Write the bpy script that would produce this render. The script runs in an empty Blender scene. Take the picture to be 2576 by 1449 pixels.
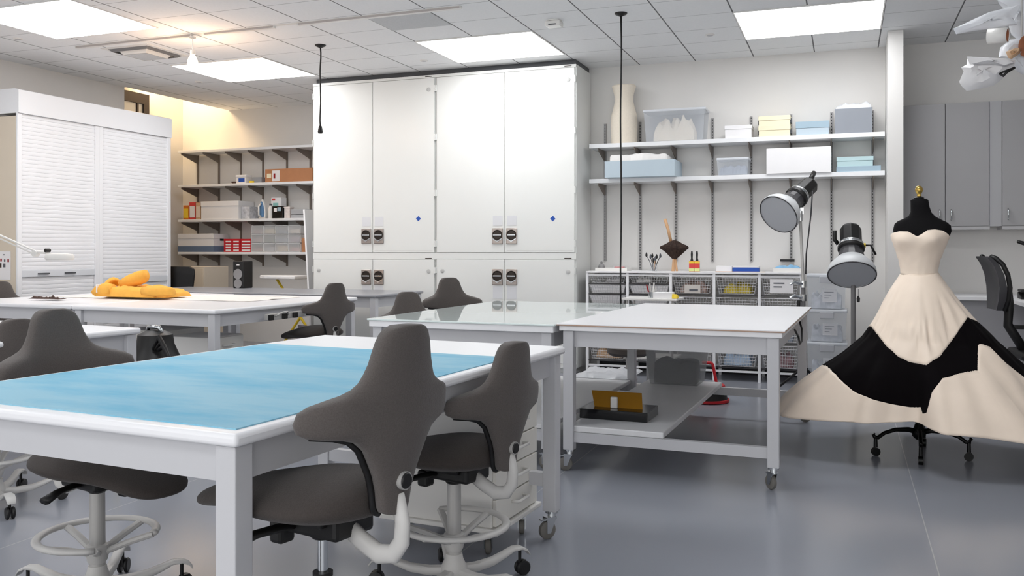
import bpy, bmesh, math, random
from mathutils import Vector, Matrix
random.seed(7)
C = bpy.context.scene.collection
PI = math.pi

# ------------------------------------------------------------------ survey of the room
FOC, TH, HY, EYE, CX = 2237.0, 0.3587, 630.0, 1.32, 1288.0
CT, ST = math.cos(TH), math.sin(TH)
CEIL = 3.374
YB = 9.72            # back wall
YA = 10.75           # alcove wall
def ray(u, v):
    a = (u-CX)/FOC
    return Vector((a*CT-ST, a*ST+CT, (HY-v)/FOC))
def at_z(u, v, z):
    d = ray(u, v); t = (z-EYE)/d.z
    return Vector((d.x*t, d.y*t, z))
def at_y(u, v, y):
    d = ray(u, v); t = y/d.y
    return Vector((d.x*t, y, EYE+d.z*t))
def at_x(u, v, x):
    d = ray(u, v); t = x/d.x
    return Vector((x, d.y*t, EYE+d.z*t))
def px(p):
    xr = p[0]*CT+p[1]*ST; zf = -p[0]*ST+p[1]*CT
    return CX+FOC*xr/zf, HY-FOC*(p[2]-EYE)/zf

# ------------------------------------------------------------------ materials
def lin(c):
    c /= 255.0
    return c/12.92 if c <= 0.04045 else ((c+0.055)/1.055)**2.4
def rgb(*c): return (lin(c[0]), lin(c[1]), lin(c[2]), 1.0)
MATS = {}
def mat(name, col, rough=0.5, metal=0.0, var=0.0, scale=30.0, bump=0.0, bscale=None, trans=0.0, alpha=1.0,
        emit=None, estr=0.0, sheen=0.0, spec=0.5, coat=0.0, ior=1.45):
    if name in MATS: return MATS[name]
    m = bpy.data.materials.new(name); m.use_nodes = True
    nt = m.node_tree; b = nt.nodes['Principled BSDF']
    base = rgb(*col)
    b.inputs['Base Color'].default_value = base
    b.inputs['Roughness'].default_value = rough
    b.inputs['Metallic'].default_value = metal
    b.inputs['Transmission Weight'].default_value = trans
    b.inputs['Alpha'].default_value = alpha
    b.inputs['Sheen Weight'].default_value = sheen
    b.inputs['Specular IOR Level'].default_value = spec
    b.inputs['Coat Weight'].default_value = coat
    b.inputs['IOR'].default_value = ior
    if emit:
        b.inputs['Emission Color'].default_value = rgb(*emit)
        b.inputs['Emission Strength'].default_value = estr
    if var or bump:
        tc = nt.nodes.new('ShaderNodeTexCoord')
        n = nt.nodes.new('ShaderNodeTexNoise'); n.inputs['Scale'].default_value = scale
        n.inputs['Detail'].default_value = 4.0
        nt.links.new(tc.outputs['Object'], n.inputs['Vector'])
        if var:
            r = nt.nodes.new('ShaderNodeValToRGB')
            lo = tuple(max(0, x*(1-var)) for x in base[:3])+(1,); hi = tuple(min(1, x*(1+var)) for x in base[:3])+(1,)
            r.color_ramp.elements[0].color = lo; r.color_ramp.elements[1].color = hi
            r.color_ramp.elements[0].position = .3; r.color_ramp.elements[1].position = .7
            nt.links.new(n.outputs['Fac'], r.inputs['Fac']); nt.links.new(r.outputs['Color'], b.inputs['Base Color'])
        if bump:
            n2 = n
            if bscale:
                n2 = nt.nodes.new('ShaderNodeTexNoise'); n2.inputs['Scale'].default_value = bscale
                nt.links.new(tc.outputs['Object'], n2.inputs['Vector'])
            bp = nt.nodes.new('ShaderNodeBump'); bp.inputs['Strength'].default_value = bump
            bp.inputs['Distance'].default_value = 0.01
            nt.links.new(n2.outputs['Fac'], bp.inputs['Height']); nt.links.new(bp.outputs['Normal'], b.inputs['Normal'])
    MATS[name] = m
    return m

WALL = mat('wall_paint', (226, 224, 221), .85, var=.015, scale=3)
CABW = mat('cabinet_enamel', (233, 234, 231), .3, var=.008, scale=2, spec=.4)
ROLLW = mat('shutter_white', (234, 235, 238), .4, var=.006, scale=3)
TOPW = mat('laminate_white', (243, 243, 245), .32, var=.008, scale=4)
FRAMEG = mat('frame_grey', (203, 203, 206), .42, var=.01, scale=4)
FRAMED = mat('frame_dark_grey', (120, 119, 120), .45, var=.01, scale=4)
GREYTOP = mat('laminate_grey', (146, 147, 152), .3, var=.02, scale=6)
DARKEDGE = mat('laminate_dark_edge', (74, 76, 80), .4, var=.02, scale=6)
FABRIC = mat('chair_fabric', (92, 86, 83), .95, var=.12, scale=260, bump=.25, sheen=.15)
SEATF = mat('seat_fabric', (66, 60, 57), .95, var=.12, scale=260, bump=.25, sheen=.1)
BLACKP = mat('black_plastic', (22, 21, 21), .45, var=.05, scale=20)
SILV = mat('silver_grey', (192, 190, 187), .38, metal=.25, var=.01, scale=8)
ALUW = mat('light_grey_cast', (205, 203, 200), .42, var=.01, scale=8)
CHROME = mat('chrome', (205, 208, 210), .14, metal=1.0, var=.01, scale=8)
RUBBER = mat('wheel_grey', (116, 113, 108), .6, var=.04, scale=20)
BLUEMAT = None
MUSLIN = mat('muslin', (236, 226, 210), .9, var=.03, scale=60, bump=.15)
SATIN = mat('ivory_satin', (241, 224, 206), .5, var=.03, scale=7, bump=.12, bscale=9, sheen=.1)
VELVET = mat('black_velvet', (7, 4, 6), .9, var=.1, scale=40, spec=.12)
FORMB = mat('dress_form_black', (12, 11, 13), .85, var=.08, scale=80, spec=.2)
IRON = mat('black_iron', (12, 12, 12), .4, metal=.3, var=.05, scale=20)
BRASS = mat('brass', (190, 160, 84), .25, metal=.9, var=.03, scale=20)
CLEAR = mat('clear_plastic', (226, 232, 240), .25, alpha=.2, var=.01, scale=5, spec=.6)
CLEARG = mat('smoky_clear_plastic', (176, 178, 180), .25, alpha=.3, var=.01, scale=5, spec=.6)
PLASTIC_SHEET = mat('plastic_sheet', (238, 240, 244), .3, alpha=.78, var=.02, scale=12, bump=.5, bscale=14, spec=.7)
BLUEB = mat('pale_blue_board', (188, 203, 213), .7, var=.015, scale=6)
BLUEB2 = mat('blue_grey_board', (160, 182, 196), .7, var=.015, scale=6)
WBOX = mat('white_board', (238, 237, 238), .7, var=.01, scale=6)
CREAM = mat('cream_board', (240, 230, 200), .7, var=.015, scale=6)
GREYBIN = mat('grey_bin', (143, 148, 156), .6, var=.02, scale=6)
CARDB = mat('cardboard', (186, 130, 92), .8, var=.04, scale=12)
GREYCAB = mat('grey_cabinet', (166, 165, 166), .5, var=.012, scale=4)
STEEL = mat('rail_steel', (150, 148, 148), .45, metal=.2, var=.02, scale=10)
BRKT = mat('bracket_taupe', (124, 114, 106), .5, var=.02, scale=10)
YELLOW = mat('yellow_cloth', (246, 182, 80), .9, var=.04, scale=18, bump=.4, bscale=24)
WHITECLOTH = mat('white_cloth', (240, 238, 236), .9, var=.02, scale=20, bump=.4, bscale=22)
GREYCLOTH = mat('grey_cloth', (150, 158, 172), .9, var=.12, scale=16, bump=.4, bscale=22)
DARKCLOTH = mat('dark_cloth', (70, 72, 76), .9, var=.25, scale=10, bump=.4, bscale=22)
BROWN = mat('dark_brown', (74, 56, 50), .9, var=.2, scale=40, bump=.4)
FEATHER = mat('brown_feathers', (58, 44, 38), .95, var=.35, scale=30, bump=.6)
WOOD = mat('pale_wood', (214, 170, 128), .55, var=.06, scale=14)
RED = mat('red_plastic', (196, 30, 42), .45, var=.03, scale=10)
DRED = mat('dark_red', (150, 24, 34), .5, var=.03, scale=10)
BLUE = mat('blue_card', (38, 84, 176), .55, var=.02, scale=10)
SKYCLOTH = mat('light_blue_cloth', (142, 188, 222), .9, var=.06, scale=20, bump=.3)
ORANGE = mat('orange_cover', (214, 120, 40), .6, var=.12, scale=20)
TAN = mat('tan_cover', (206, 172, 138), .65, var=.05, scale=20)
REDC = mat('red_card', (214, 70, 66), .6, var=.03, scale=12)
YEL = mat('yellow_card', (240, 208, 60), .55, var=.03, scale=12)
GOLD = mat('amber_screen', (160, 112, 24), .3, var=.05, scale=6)
PAPER = mat('paper', (236, 234, 235), .8, var=.006, scale=6)
INK = mat('ink', (96, 98, 104), .8, var=.02, scale=6)
GLOSSB = mat('gloss_black', (16, 17, 20), .15, var=.03, scale=6, spec=.6)
NICKEL = mat('latch_metal', (176, 166, 160), .28, metal=.8, var=.03, scale=12)
NICKELD = mat('latch_dark', (58, 52, 48), .3, metal=.7, var=.03, scale=12)
BEIGE = mat('beige_plastic', (214, 202, 184), .6, var=.01, scale=6)
LAMPW = mat('lamp_white', (234, 232, 228), .35, var=.01, scale=6)
REFL = mat('diffuser_grey', (176, 179, 184), .6, var=.01, scale=6)
REFLRIM = mat('reflector_rim', (208, 210, 212), .4, var=.01, scale=6)
GUN = mat('lamp_gunmetal', (62, 61, 64), .4, var=.05, scale=10)
BROWNI = mat('tube_inside', (170, 112, 82), .8, var=.05, scale=10)
TEAL = mat('seam_white', (214, 218, 222), .7)
GREENGLASS = mat('table_glass', (236, 247, 245), .03, var=.004, scale=4, spec=.6, coat=.25)

# ------------------------------------------------------------------ mesh helpers
class MB:
    def __init__(s): s.bm = bmesh.new()
    def box(s, x0, x1, y0, y1, z0, z1, M=None):
        c = [(x0,y0,z0),(x1,y0,z0),(x1,y1,z0),(x0,y1,z0),(x0,y0,z1),(x1,y0,z1),(x1,y1,z1),(x0,y1,z1)]
        return s.hexa(c, M)
    def hexa(s, c, M=None):
        vs = [s.bm.verts.new(M @ Vector(p) if M else p) for p in c]
        for f in ((3,2,1,0),(4,5,6,7),(0,1,5,4),(1,2,6,5),(2,3,7,6),(3,0,4,7)):
            s.bm.faces.new([vs[i] for i in f])
        return s
    def loft(s, rings, close=True, cap=True):
        vr = [[s.bm.verts.new(p) for p in r] for r in rings]
        n = len(vr[0])
        for a, b in zip(vr, vr[1:]):
            for i in range(n if close else n-1):
                j = (i+1) % n
                s.bm.faces.new((a[i], a[j], b[j], b[i]))
        if cap and close:
            s.bm.faces.new(list(reversed(vr[0]))); s.bm.faces.new(vr[-1])
        return s
    def cyl(s, p0, p1, r0, r1=None, n=20, cap=True):
        p0, p1 = Vector(p0), Vector(p1); r1 = r0 if r1 is None else r1
        d = (p1-p0).normalized(); q = d.to_track_quat('Z', 'Y')
        R = []
        for p, r in ((p0, r0), (p1, r1)):
            R.append([p + q @ Vector((r*math.cos(2*PI*i/n), r*math.sin(2*PI*i/n), 0)) for i in range(n)])
        return s.loft(R, cap=cap)
    def tube(s, pts, r, n=10, sx=1.0, closed=False, up=(0,0,1)):
        pts = [Vector(p) for p in pts]; R = []
        N = len(pts); u0 = Vector(up)
        for i, p in enumerate(pts):
            a = pts[(i-1) % N] if (closed or i > 0) else p
            b = pts[(i+1) % N] if (closed or i < N-1) else p
            d = (b-a).normalized()
            side = d.cross(u0)
            if side.length < 1e-4: side = d.cross(Vector((1,0,0)))
            side.normalize(); w = side.cross(d)
            rr = r[i] if isinstance(r, (list, tuple)) else r
            R.append([p + side*(rr*sx*math.cos(2*PI*k/n)) + w*(rr*math.sin(2*PI*k/n)) for k in range(n)])
        if closed: R.append(R[0][:])
        s.loft(R, cap=not closed)
        if closed: bmesh.ops.remove_doubles(s.bm, verts=s.bm.verts, dist=1e-6)
        return s
    def lathe(s, prof, c=(0,0,0), n=28, sx=1.0, sy=1.0, M=None, cap=True):
        R = []
        for r, z in prof:
            ring = [Vector((c[0]+r*sx*math.cos(2*PI*i/n), c[1]+r*sy*math.sin(2*PI*i/n), c[2]+z)) for i in range(n)]
            R.append([M @ p for p in ring] if M else ring)
        return s.loft(R, cap=cap)
    def prism(s, poly, z0, z1, M=None):
        f = lambda p: (M @ Vector(p)) if M else Vector(p)
        return s.loft([[f((x, y, z0)) for x, y in poly], [f((x, y, z1)) for x, y in poly]])
    def grid(s, pts):
        v = [[s.bm.verts.new(p) for p in row] for row in pts]
        for a, b in zip(v, v[1:]):
            for i in range(len(a)-1):
                s.bm.faces.new((a[i], a[i+1], b[i+1], b[i]))
        return s
    def build(s, name, m, parent=None, smooth=False, bevel=0.0, seg=2, loc=None, subd=0, solid=0.0, noise=0.0, nscale=8.0, angle=40):
        bmesh.ops.recalc_face_normals(s.bm, faces=s.bm.faces)
        if noise:
            from mathutils import noise as nz
            s.bm.normal_update()
            for v in s.bm.verts:
                v.co += v.normal*noise*nz.noise(v.co*nscale)
        me = bpy.data.meshes.new(name); s.bm.to_mesh(me); s.bm.free()
        o = bpy.data.objects.new(name, me); C.objects.link(o)
        me.materials.append(m)
        if parent: o.parent = parent
        if loc: o.location = loc
        if smooth:
            for p in me.polygons: p.use_smooth = True
            if smooth == 'auto':
                try: me.set_sharp_from_angle(angle=math.radians(angle))
                except Exception: pass
        if solid:
            md = o.modifiers.new('solid', 'SOLIDIFY'); md.thickness = solid; md.offset = 0
        if bevel:
            md = o.modifiers.new('bevel', 'BEVEL'); md.width = bevel; md.segments = seg; md.limit_method = 'ANGLE'
        if subd:
            md = o.modifiers.new('subd', 'SUBSURF'); md.levels = subd; md.render_levels = subd
        return o

def tag(o, label=None, cat=None, group=None, kind=None):
    if label: o['label'] = label
    if cat: o['category'] = cat
    if group: o['group'] = group
    if kind: o['kind'] = kind
    return o
def thing(name, label, cat, loc=(0,0,0), rz=0.0, group=None):
    o = bpy.data.objects.new(name, None); C.objects.link(o); o.empty_display_size = .1
    o.location = loc; o.rotation_euler = (0, 0, rz)
    return tag(o, label, cat, group)
def struct(mb, name, m, **k):
    o = mb.build(name, m, **k); o['kind'] = 'structure'; return o
def dup(root, loc, rz, label, group=None, name=None):
    r = root.copy(); C.objects.link(r); r.location = loc; r.rotation_euler = (0, 0, rz)
    r['label'] = label
    if group: r['group'] = group
    for ch in list(root.children):
        c = ch.copy(); C.objects.link(c); c.parent = r
        for g in list(ch.children):
            d = g.copy(); C.objects.link(d); d.parent = c
    return r
def smooth01(a, b, x):
    t = max(0.0, min(1.0, (x-a)/(b-a))); return t*t*(3-2*t)
def interp(tab, x):
    if x <= tab[0][0]: return tab[0][1]
    for (a, va), (b, vb) in zip(tab, tab[1:]):
        if x <= b:
            return va+(vb-va)*(x-a)/(b-a) if b > a else vb
    return tab[-1][1]
ORD = ['first', 'second', 'third', 'fourth', 'fifth', 'sixth', 'seventh', 'eighth', 'ninth']
# ------------------------------------------------------------------ camera
cam = bpy.data.cameras.new('camera'); camo = bpy.data.objects.new('camera', cam); C.objects.link(camo)
cam.sensor_width = 36.0; cam.lens = 36.0*FOC/2576.0; cam.shift_y = -(724.5-HY)/2576.0
cam.clip_start = .05; cam.clip_end = 100
camo.location = (0, 0, EYE); camo.rotation_euler = (PI/2, 0, TH)
sc = bpy.context.scene; sc.camera = camo
sc.view_settings.view_transform = 'Standard'; sc.view_settings.look = 'None'
sc.view_settings.exposure = 0.02; sc.view_settings.gamma = 1.0; sc.view_settings.use_curve_mapping = False

# ------------------------------------------------------------------ the setting
XL, XS, XR, YF = -8.5, -9.3, 4.6, -3.6
def floor_mat():
    m = bpy.data.materials.new('floor_vinyl'); m.use_nodes = True; nt = m.node_tree; b = nt.nodes['Principled BSDF']
    tc = nt.nodes.new('ShaderNodeTexCoord')
    n1 = nt.nodes.new('ShaderNodeTexNoise'); n1.inputs['Scale'].default_value = 1.3; n1.inputs['Detail'].default_value = 5
    n2 = nt.nodes.new('ShaderNodeTexNoise'); n2.inputs['Scale'].default_value = 160; n2.inputs['Detail'].default_value = 2
    for n in (n1, n2): nt.links.new(tc.outputs['Object'], n.inputs['Vector'])
    mx = nt.nodes.new('ShaderNodeMath'); mx.operation = 'MULTIPLY_ADD'; mx.inputs[1].default_value = 2.3
    nt.links.new(n2.outputs['Fac'], mx.inputs[0]); nt.links.new(n1.outputs['Fac'], mx.inputs[2])
    r = nt.nodes.new('ShaderNodeValToRGB'); e = r.color_ramp.elements
    e[0].position = .42; e[0].color = rgb(122, 125, 133); e[1].position = .95; e[1].color = rgb(148, 151, 160)
    nt.links.new(mx.outputs[0], r.inputs['Fac'])
    # welded seams of the vinyl sheets, every 1.93 m
    sx = nt.nodes.new('ShaderNodeSeparateXYZ'); nt.links.new(tc.outputs['Object'], sx.inputs[0])
    a = nt.nodes.new('ShaderNodeMath'); a.operation = 'ADD'; a.inputs[1].default_value = 19.3-.3545
    nt.links.new(sx.outputs['X'], a.inputs[0])
    md = nt.nodes.new('ShaderNodeMath'); md.operation = 'MODULO'; md.inputs[1].default_value = 1.93
    nt.links.new(a.outputs[0], md.inputs[0])
    lt = nt.nodes.new('ShaderNodeMath'); lt.operation = 'LESS_THAN'; lt.inputs[1].default_value = .005
    nt.links.new(md.outputs[0], lt.inputs[0])
    mix = nt.nodes.new('ShaderNodeMix'); mix.data_type = 'RGBA'
    nt.links.new(lt.outputs[0], mix.inputs['Factor']); nt.links.new(r.outputs['Color'], mix.inputs['A'])
    mix.inputs['B'].default_value = rgb(176, 178, 182)
    nt.links.new(mix.outputs['Result'], b.inputs['Base Color'])
    b.inputs['Roughness'].default_value = .2; b.inputs['Specular IOR Level'].default_value = .5
    return m
def ceil_mat():
    m = bpy.data.materials.new('ceiling_tiles'); m.use_nodes = True; nt = m.node_tree; b = nt.nodes['Principled BSDF']
    tc = nt.nodes.new('ShaderNodeTexCoord'); sx = nt.nodes.new('ShaderNodeSeparateXYZ')
    nt.links.new(tc.outputs['Object'], sx.inputs[0])
    def lines(out, off, per, w):
        a = nt.nodes.new('ShaderNodeMath'); a.operation = 'ADD'; a.inputs[1].default_value = -off+per*40+w/2
        nt.links.new(out, a.inputs[0])
        md = nt.nodes.new('ShaderNodeMath'); md.operation = 'MODULO'; md.inputs[1].default_value = per
        nt.links.new(a.outputs[0], md.inputs[0])
        lt = nt.nodes.new('ShaderNodeMath'); lt.operation = 'LESS_THAN'; lt.inputs[1].default_value = w
        nt.links.new(md.outputs[0], lt.inputs[0]); return lt
    l1 = lines(sx.outputs['X'], -2.13, .61, .012); l2 = lines(sx.outputs['Y'], 8.885, .5225, .006)
    n = nt.nodes.new('ShaderNodeTexNoise'); n.inputs['Scale'].default_value = 60
    nt.links.new(tc.outputs['Object'], n.inputs['Vector'])
    r = nt.nodes.new('ShaderNodeValToRGB'); e = r.color_ramp.elements
    e[0].color = rgb(238, 239, 240); e[1].color = rgb(246, 247, 248)
    nt.links.new(n.outputs['Fac'], r.inputs['Fac'])
    m1 = nt.nodes.new('ShaderNodeMix'); m1.data_type = 'RGBA'; m1.inputs['B'].default_value = rgb(150, 150, 152)
    nt.links.new(l2.outputs[0], m1.inputs['Factor']); nt.links.new(r.outputs['Color'], m1.inputs['A'])
    m2 = nt.nodes.new('ShaderNodeMix'); m2.data_type = 'RGBA'; m2.inputs['B'].default_value = rgb(112, 112, 114)
    nt.links.new(l1.outputs[0], m2.inputs['Factor']); nt.links.new(m1.outputs['Result'], m2.inputs['A'])
    nt.links.new(m2.outputs['Result'], b.inputs['Base Color'])
    b.inputs['Roughness'].default_value = .9
    return m
struct(MB().box(XS-.2, XR+.2, YF-.2, YA+.2, -.1, 0), 'floor', floor_mat())
struct(MB().box(XL+.03, XR+.1, YF-.1, YA+.06, CEIL, CEIL+.1).box(XS-.1, XL+.03, YF-.1, 8.77, CEIL, CEIL+.1), 'ceiling', ceil_mat())
struct(MB().box(-5.85, XR+.2, YB, YB+.12, 0, CEIL), 'wall_back', WALL)
struct(MB().box(XS-.12, -5.73, YA, YA+.12, 0, 4.3), 'wall_alcove', WALL)
struct(MB().box(-5.85, -5.73, YB+.12, YA, 0, CEIL), 'wall_jog', WALL)
struct(MB().box(XL-.12, XL, YF, 8.77, 0, CEIL), 'wall_left', WALL)
struct(MB().box(XS-.12, XS, 8.5, YA, 0, 4.3), 'wall_recess', WALL)
struct(MB().box(XS, XL-.12, 8.5, 8.62, 0, 4.3).box(XL-.12, XL, 8.5, 8.77, CEIL+.1, 4.3), 'wall_return', WALL)
struct(MB().box(XS, XL, 8.5, YA, 4.3, 4.4).box(XL, XL+.1, 8.5, YA, CEIL+.1, 4.4), 'ceiling_recess', WALL)
struct(MB().box(XR, XR+.12, YF, YB, 0, CEIL), 'wall_right', WALL)
struct(MB().box(XS-.12, XR+.12, YF-.12, YF, 0, .35).box(XS-.12, XL+.4, YF-.12, YF, .35, CEIL).box(XR-.4, XR+.12, YF-.12, YF, .35, CEIL), 'wall_front', WALL)  # unseen wall, opening above the sill added so daylight lifts the ceiling
struct(MB().box(.375, .505, 9.02, YB, 0, CEIL-.001), 'wall_fin', WALL)
BASEB = mat('baseboard_dark', (52, 52, 56), .5, var=.02, scale=6)
struct(MB().box(-2.6, .375, YB-.012, YB, 0, .1).box(.505, XR, YB-.012, YB, 0, .1), 'baseboard_back', BASEB)
# window in the recess
DARKFR = mat('window_frame_dark', (42, 34, 34), .5, var=.03, scale=8)
w = MB().box(XS, XS+.06, 8.75, 10.0, 3.38, 3.52).box(XS, XS+.06, 9.9, 10.0, 1.0, 3.38).box(XS, XS+.05, 9.78, 9.81, 1.0, 3.38).box(XS, XS+.06, 8.75, 8.85, 1.0, 3.38).box(XS, XS+.06, 8.85, 9.9, 1.0, 1.08)
wo = struct(w, 'window_1', DARKFR)
MB().box(XS+.015, XS+.03, 8.85, 9.9, 1.08, 3.38).build('pane', mat('window_pane', (196, 200, 206), .12, var=.05, scale=2), wo)
struct(MB().box(XS, XS+.01, 10.38, 10.46, 1.7, 1.83), 'trim_1', LAMPW)

# ceiling lights
EM = mat('light_diffuser', (255, 255, 255), .5, emit=(252, 253, 255), estr=8.0)
def ceil_light(x0, x1, y0, y1, label):
    t = thing('ceiling_light', label, 'ceiling light', ((x0+x1)/2, (y0+y1)/2, CEIL), 0, 'square ceiling light panels')
    hx, hy = (x1-x0)/2, (y1-y0)/2
    MB().box(-hx+.012, hx-.012, -hy+.012, hy-.012, -.008, -.003).build('diffuser', EM, t)
    MB().box(-hx, hx, -hy, -hy+.012, -.01, 0).box(-hx, hx, hy-.012, hy, -.01, 0).box(-hx, -hx+.012, -hy+.012, hy-.012, -.01, 0).box(hx-.012, hx, -hy+.012, hy-.012, -.01, 0).build('frame', LAMPW, t)
ceil_light(-7.01, -5.79, 7.9, 8.93, 'glowing ceiling panel between the roller cabinet and the tall white cabinet')
ceil_light(-7.15, -5.92, 5.5, 6.52, 'glowing ceiling panel nearest the top left corner, beside the hanging bulb')
ceil_light(-3.96, -2.74, 7.84, 8.885, 'glowing ceiling panel just in front of the tall white cabinet')
ceil_light(-.91, .31, 7.84, 8.885, 'glowing ceiling panel nearest the white wall fin')
ceil_light(-3.96, -2.74, 2.6, 3.65, 'added unseen ceiling panel above the blue topped table, out of frame')  # this and the next three panels are unseen, added for their light
ceil_light(-.91, .31, 4.75, 5.8, 'added unseen ceiling panel above the open floor, out of frame')  # added here to brighten the right hand table top
ceil_light(-7.01, -5.79, 1.5, 2.55, 'added unseen ceiling panel far left behind the camera side tables, out of frame')
ceil_light(-2.4, -1.2, -1.6, -.55, 'added unseen ceiling panel behind the camera, out of frame')
# warm light in the wall recess, above the ceiling edge
ld = bpy.data.lights.new('recess_light', 'AREA'); ld.energy = 26; ld.color = (1.0, .72, .42); ld.shape = 'RECTANGLE'; ld.size = .12; ld.size_y = .5
lo = bpy.data.objects.new('recess_light', ld); C.objects.link(lo); lo.location = (-9.12, 9.9, 4.02)
lo.rotation_euler = (Vector((.75, .85, -.95)).to_track_quat('-Z', 'Y')).to_euler()
# ceiling fittings
def disc(u, v, r, name, label, cat, m):
    p = at_z(u, v, CEIL)
    t = thing(name, label, cat, (p.x, p.y, CEIL), 0)
    MB().cyl((0,0,0), (0,0,-.008), r, r*.95).build('cover_plate', m, t, smooth='auto')
    return t
for (u, v, l) in ((45, 97, 'sprinkler cap above the roller shutter cabinet'), (500, 205, 'sprinkler cap beside the left rear light panel'),
                  (1066, 152, 'sprinkler cap above the tall white cabinet'), (1786, 87, 'sprinkler cap beside the right light panel')):
    t = disc(u, v, .045, 'ceiling_sprinkler', 'small white '+l, 'sprinkler', LAMPW)
    MB().cyl((0,0,-.008), (0,0,-.011), .028, .028).build('cap', mat('cap_grey', (196,196,198), .5), t)
t = disc(1394, 52, .07, 'smoke_detector', 'square white detector on the ceiling tiles', 'detector', LAMPW)
MB().box(-.07, .07, -.06, .06, -.055, -.008).build('housing', LAMPW, t, bevel=.012)
MB().box(-.035, .035, -.064, -.058, -.05, -.04).build('slot', INK, t)
# perforated grille (one tile) and the square diffuser
p0 = at_z(1022, 48, CEIL)
t = thing('return_grille', 'grey perforated air grille flush in the ceiling', 'air vent', (p0.x, p0.y+.05, CEIL))
MB().box(-.3, .3, -.26, .26, -.006, 0).build('perforated_plate', mat('grille_grey', (202,204,206), .7, var=.05, scale=90), t)
p0 = at_z(366, 131, CEIL)
t = thing('air_diffuser', 'square white air diffuser with dark slots in the ceiling', 'air vent', (p0.x, p0.y, CEIL))
MB().box(-.3, .3, -.3, .3, -.006, 0).build('frame', LAMPW, t)
for k, (a, d) in enumerate(((.25, .03), (.18, .05))):
    M4 = MB()
    for r in range(4):
        R = Matrix.Rotation(r*PI/2, 4, 'Z')
        M4.hexa([(-a,-a,-.008),(a,-a,-.008),(a-.03,-a+.03,-.03-k*.02),(-a+.03,-a+.03,-.03-k*.02),(-a,-a,-.006),(a,-a,-.006),(a-.03,-a+.03,-.028-k*.02),(-a+.03,-a+.03,-.028-k*.02)], R)
    M4.build('louvre', LAMPW if k else mat('slot_dark', (120,120,122), .7), t)
MB().box(-.14, .14, -.14, .14, -.05, -.045).build('centre_plate', mat('grille_grey', (196,198,200), .7), t)
# light track with bare bulb
ya = at_z(480, 87, CEIL).y
t = thing('light_track', 'thin white light track running across the ceiling', 'light track', (-4.6, ya, CEIL))
xs = [at_z(u, v, CEIL).x+4.6 for u, v in ((225, 126), (484, 87), (512, 82), (672, 57), (729, 50), (1140, 2))]
for a, b in ((0, 1), (2, 3), (4, 5)):
    MB().box(xs[a], xs[b], -.018, .018, -.022, 0).build('rail', LAMPW, t)
    MB().box(xs[a]+.01, xs[b]-.01, -.02, -.018, -.02, -.004).build('slot', mat('slot_grey', (190, 182, 178), .7), t)
MB().box(xs[0], xs[5], -.03, .018, -.003, 0).build('mounting_strip', LAMPW, t)
pb = at_z(501, 92, CEIL)
t = thing('hanging_bulb', 'glowing warm bulb hanging from the ceiling track', 'lamp', (pb.x, ya, CEIL-.022))
MB().cyl((0,0,0), (0,0,-.012), .03, .03).build('canopy', LAMPW, t, smooth='auto')
MB().cyl((0,0,-.012), (0,0,-.13), .006, .006).build('cord', LAMPW, t)
MB().lathe([(.006,-.12),(.022,-.125),(.026,-.15),(.024,-.17)], n=20).build('socket', LAMPW, t, smooth='auto')
MB().lathe([(.012,-.165),(.03,-.19),(.047,-.23),(.05,-.255),(.042,-.285),(.02,-.305),(.004,-.31)], n=24).build('bulb', mat('bulb_glow', (255,240,215), .4, emit=(255,214,160), estr=14.0), t, smooth=True)
pl = bpy.data.lights.new('bulb_light', 'POINT'); pl.energy = 14; pl.color = (1, .66, .42); pl.shadow_soft_size = .06
po = bpy.data.objects.new('bulb_light', pl); C.objects.link(po); po.location = (pb.x, ya-.0, CEIL-.40)
# power drops
def drop(u, v, zend, label):
    p = at_z(u, v, CEIL)
    t = thing('power_drop', label, 'cord', (p.x, p.y, CEIL))
    MB().lathe([(.012,-.03),(.05,-.012),(.055,-.004),(.055,0)], n=24).build('ceiling_cup', BLACKP, t, smooth='auto')
    zs = zend-CEIL
    pts = [(.004*math.sin(k*.9), .003*math.sin(k*1.3), -.02+(zs+.02)*k/14) for k in range(15)]
    pts[0] = (0, 0, -.02)
    MB().tube(pts, .0075, 8, up=(0,1,0)).build('cable', BLACKP, t, smooth=True)
    e = pts[-1]
    MB().lathe([(.008,.01),(.016,0),(.022,-.03),(.026,-.055),(.02,-.07)], c=e, n=16).build('plug', BLACKP, t, smooth='auto')
drop(806, 113, at_y(808, 318, at_z(806,113,CEIL).y).z, 'black power cord ending in mid air before the tall cabinet')
drop(1562, 33, .80, 'black power cord hanging down behind the glass topped table')
# world
wd = bpy.data.worlds.new('world'); sc.world = wd; wd.use_nodes = True
wd.node_tree.nodes['Background'].inputs['Color'].default_value = (1, 1, 1, 1)
wd.node_tree.nodes['Background'].inputs['Strength'].default_value = 2.3
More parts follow.
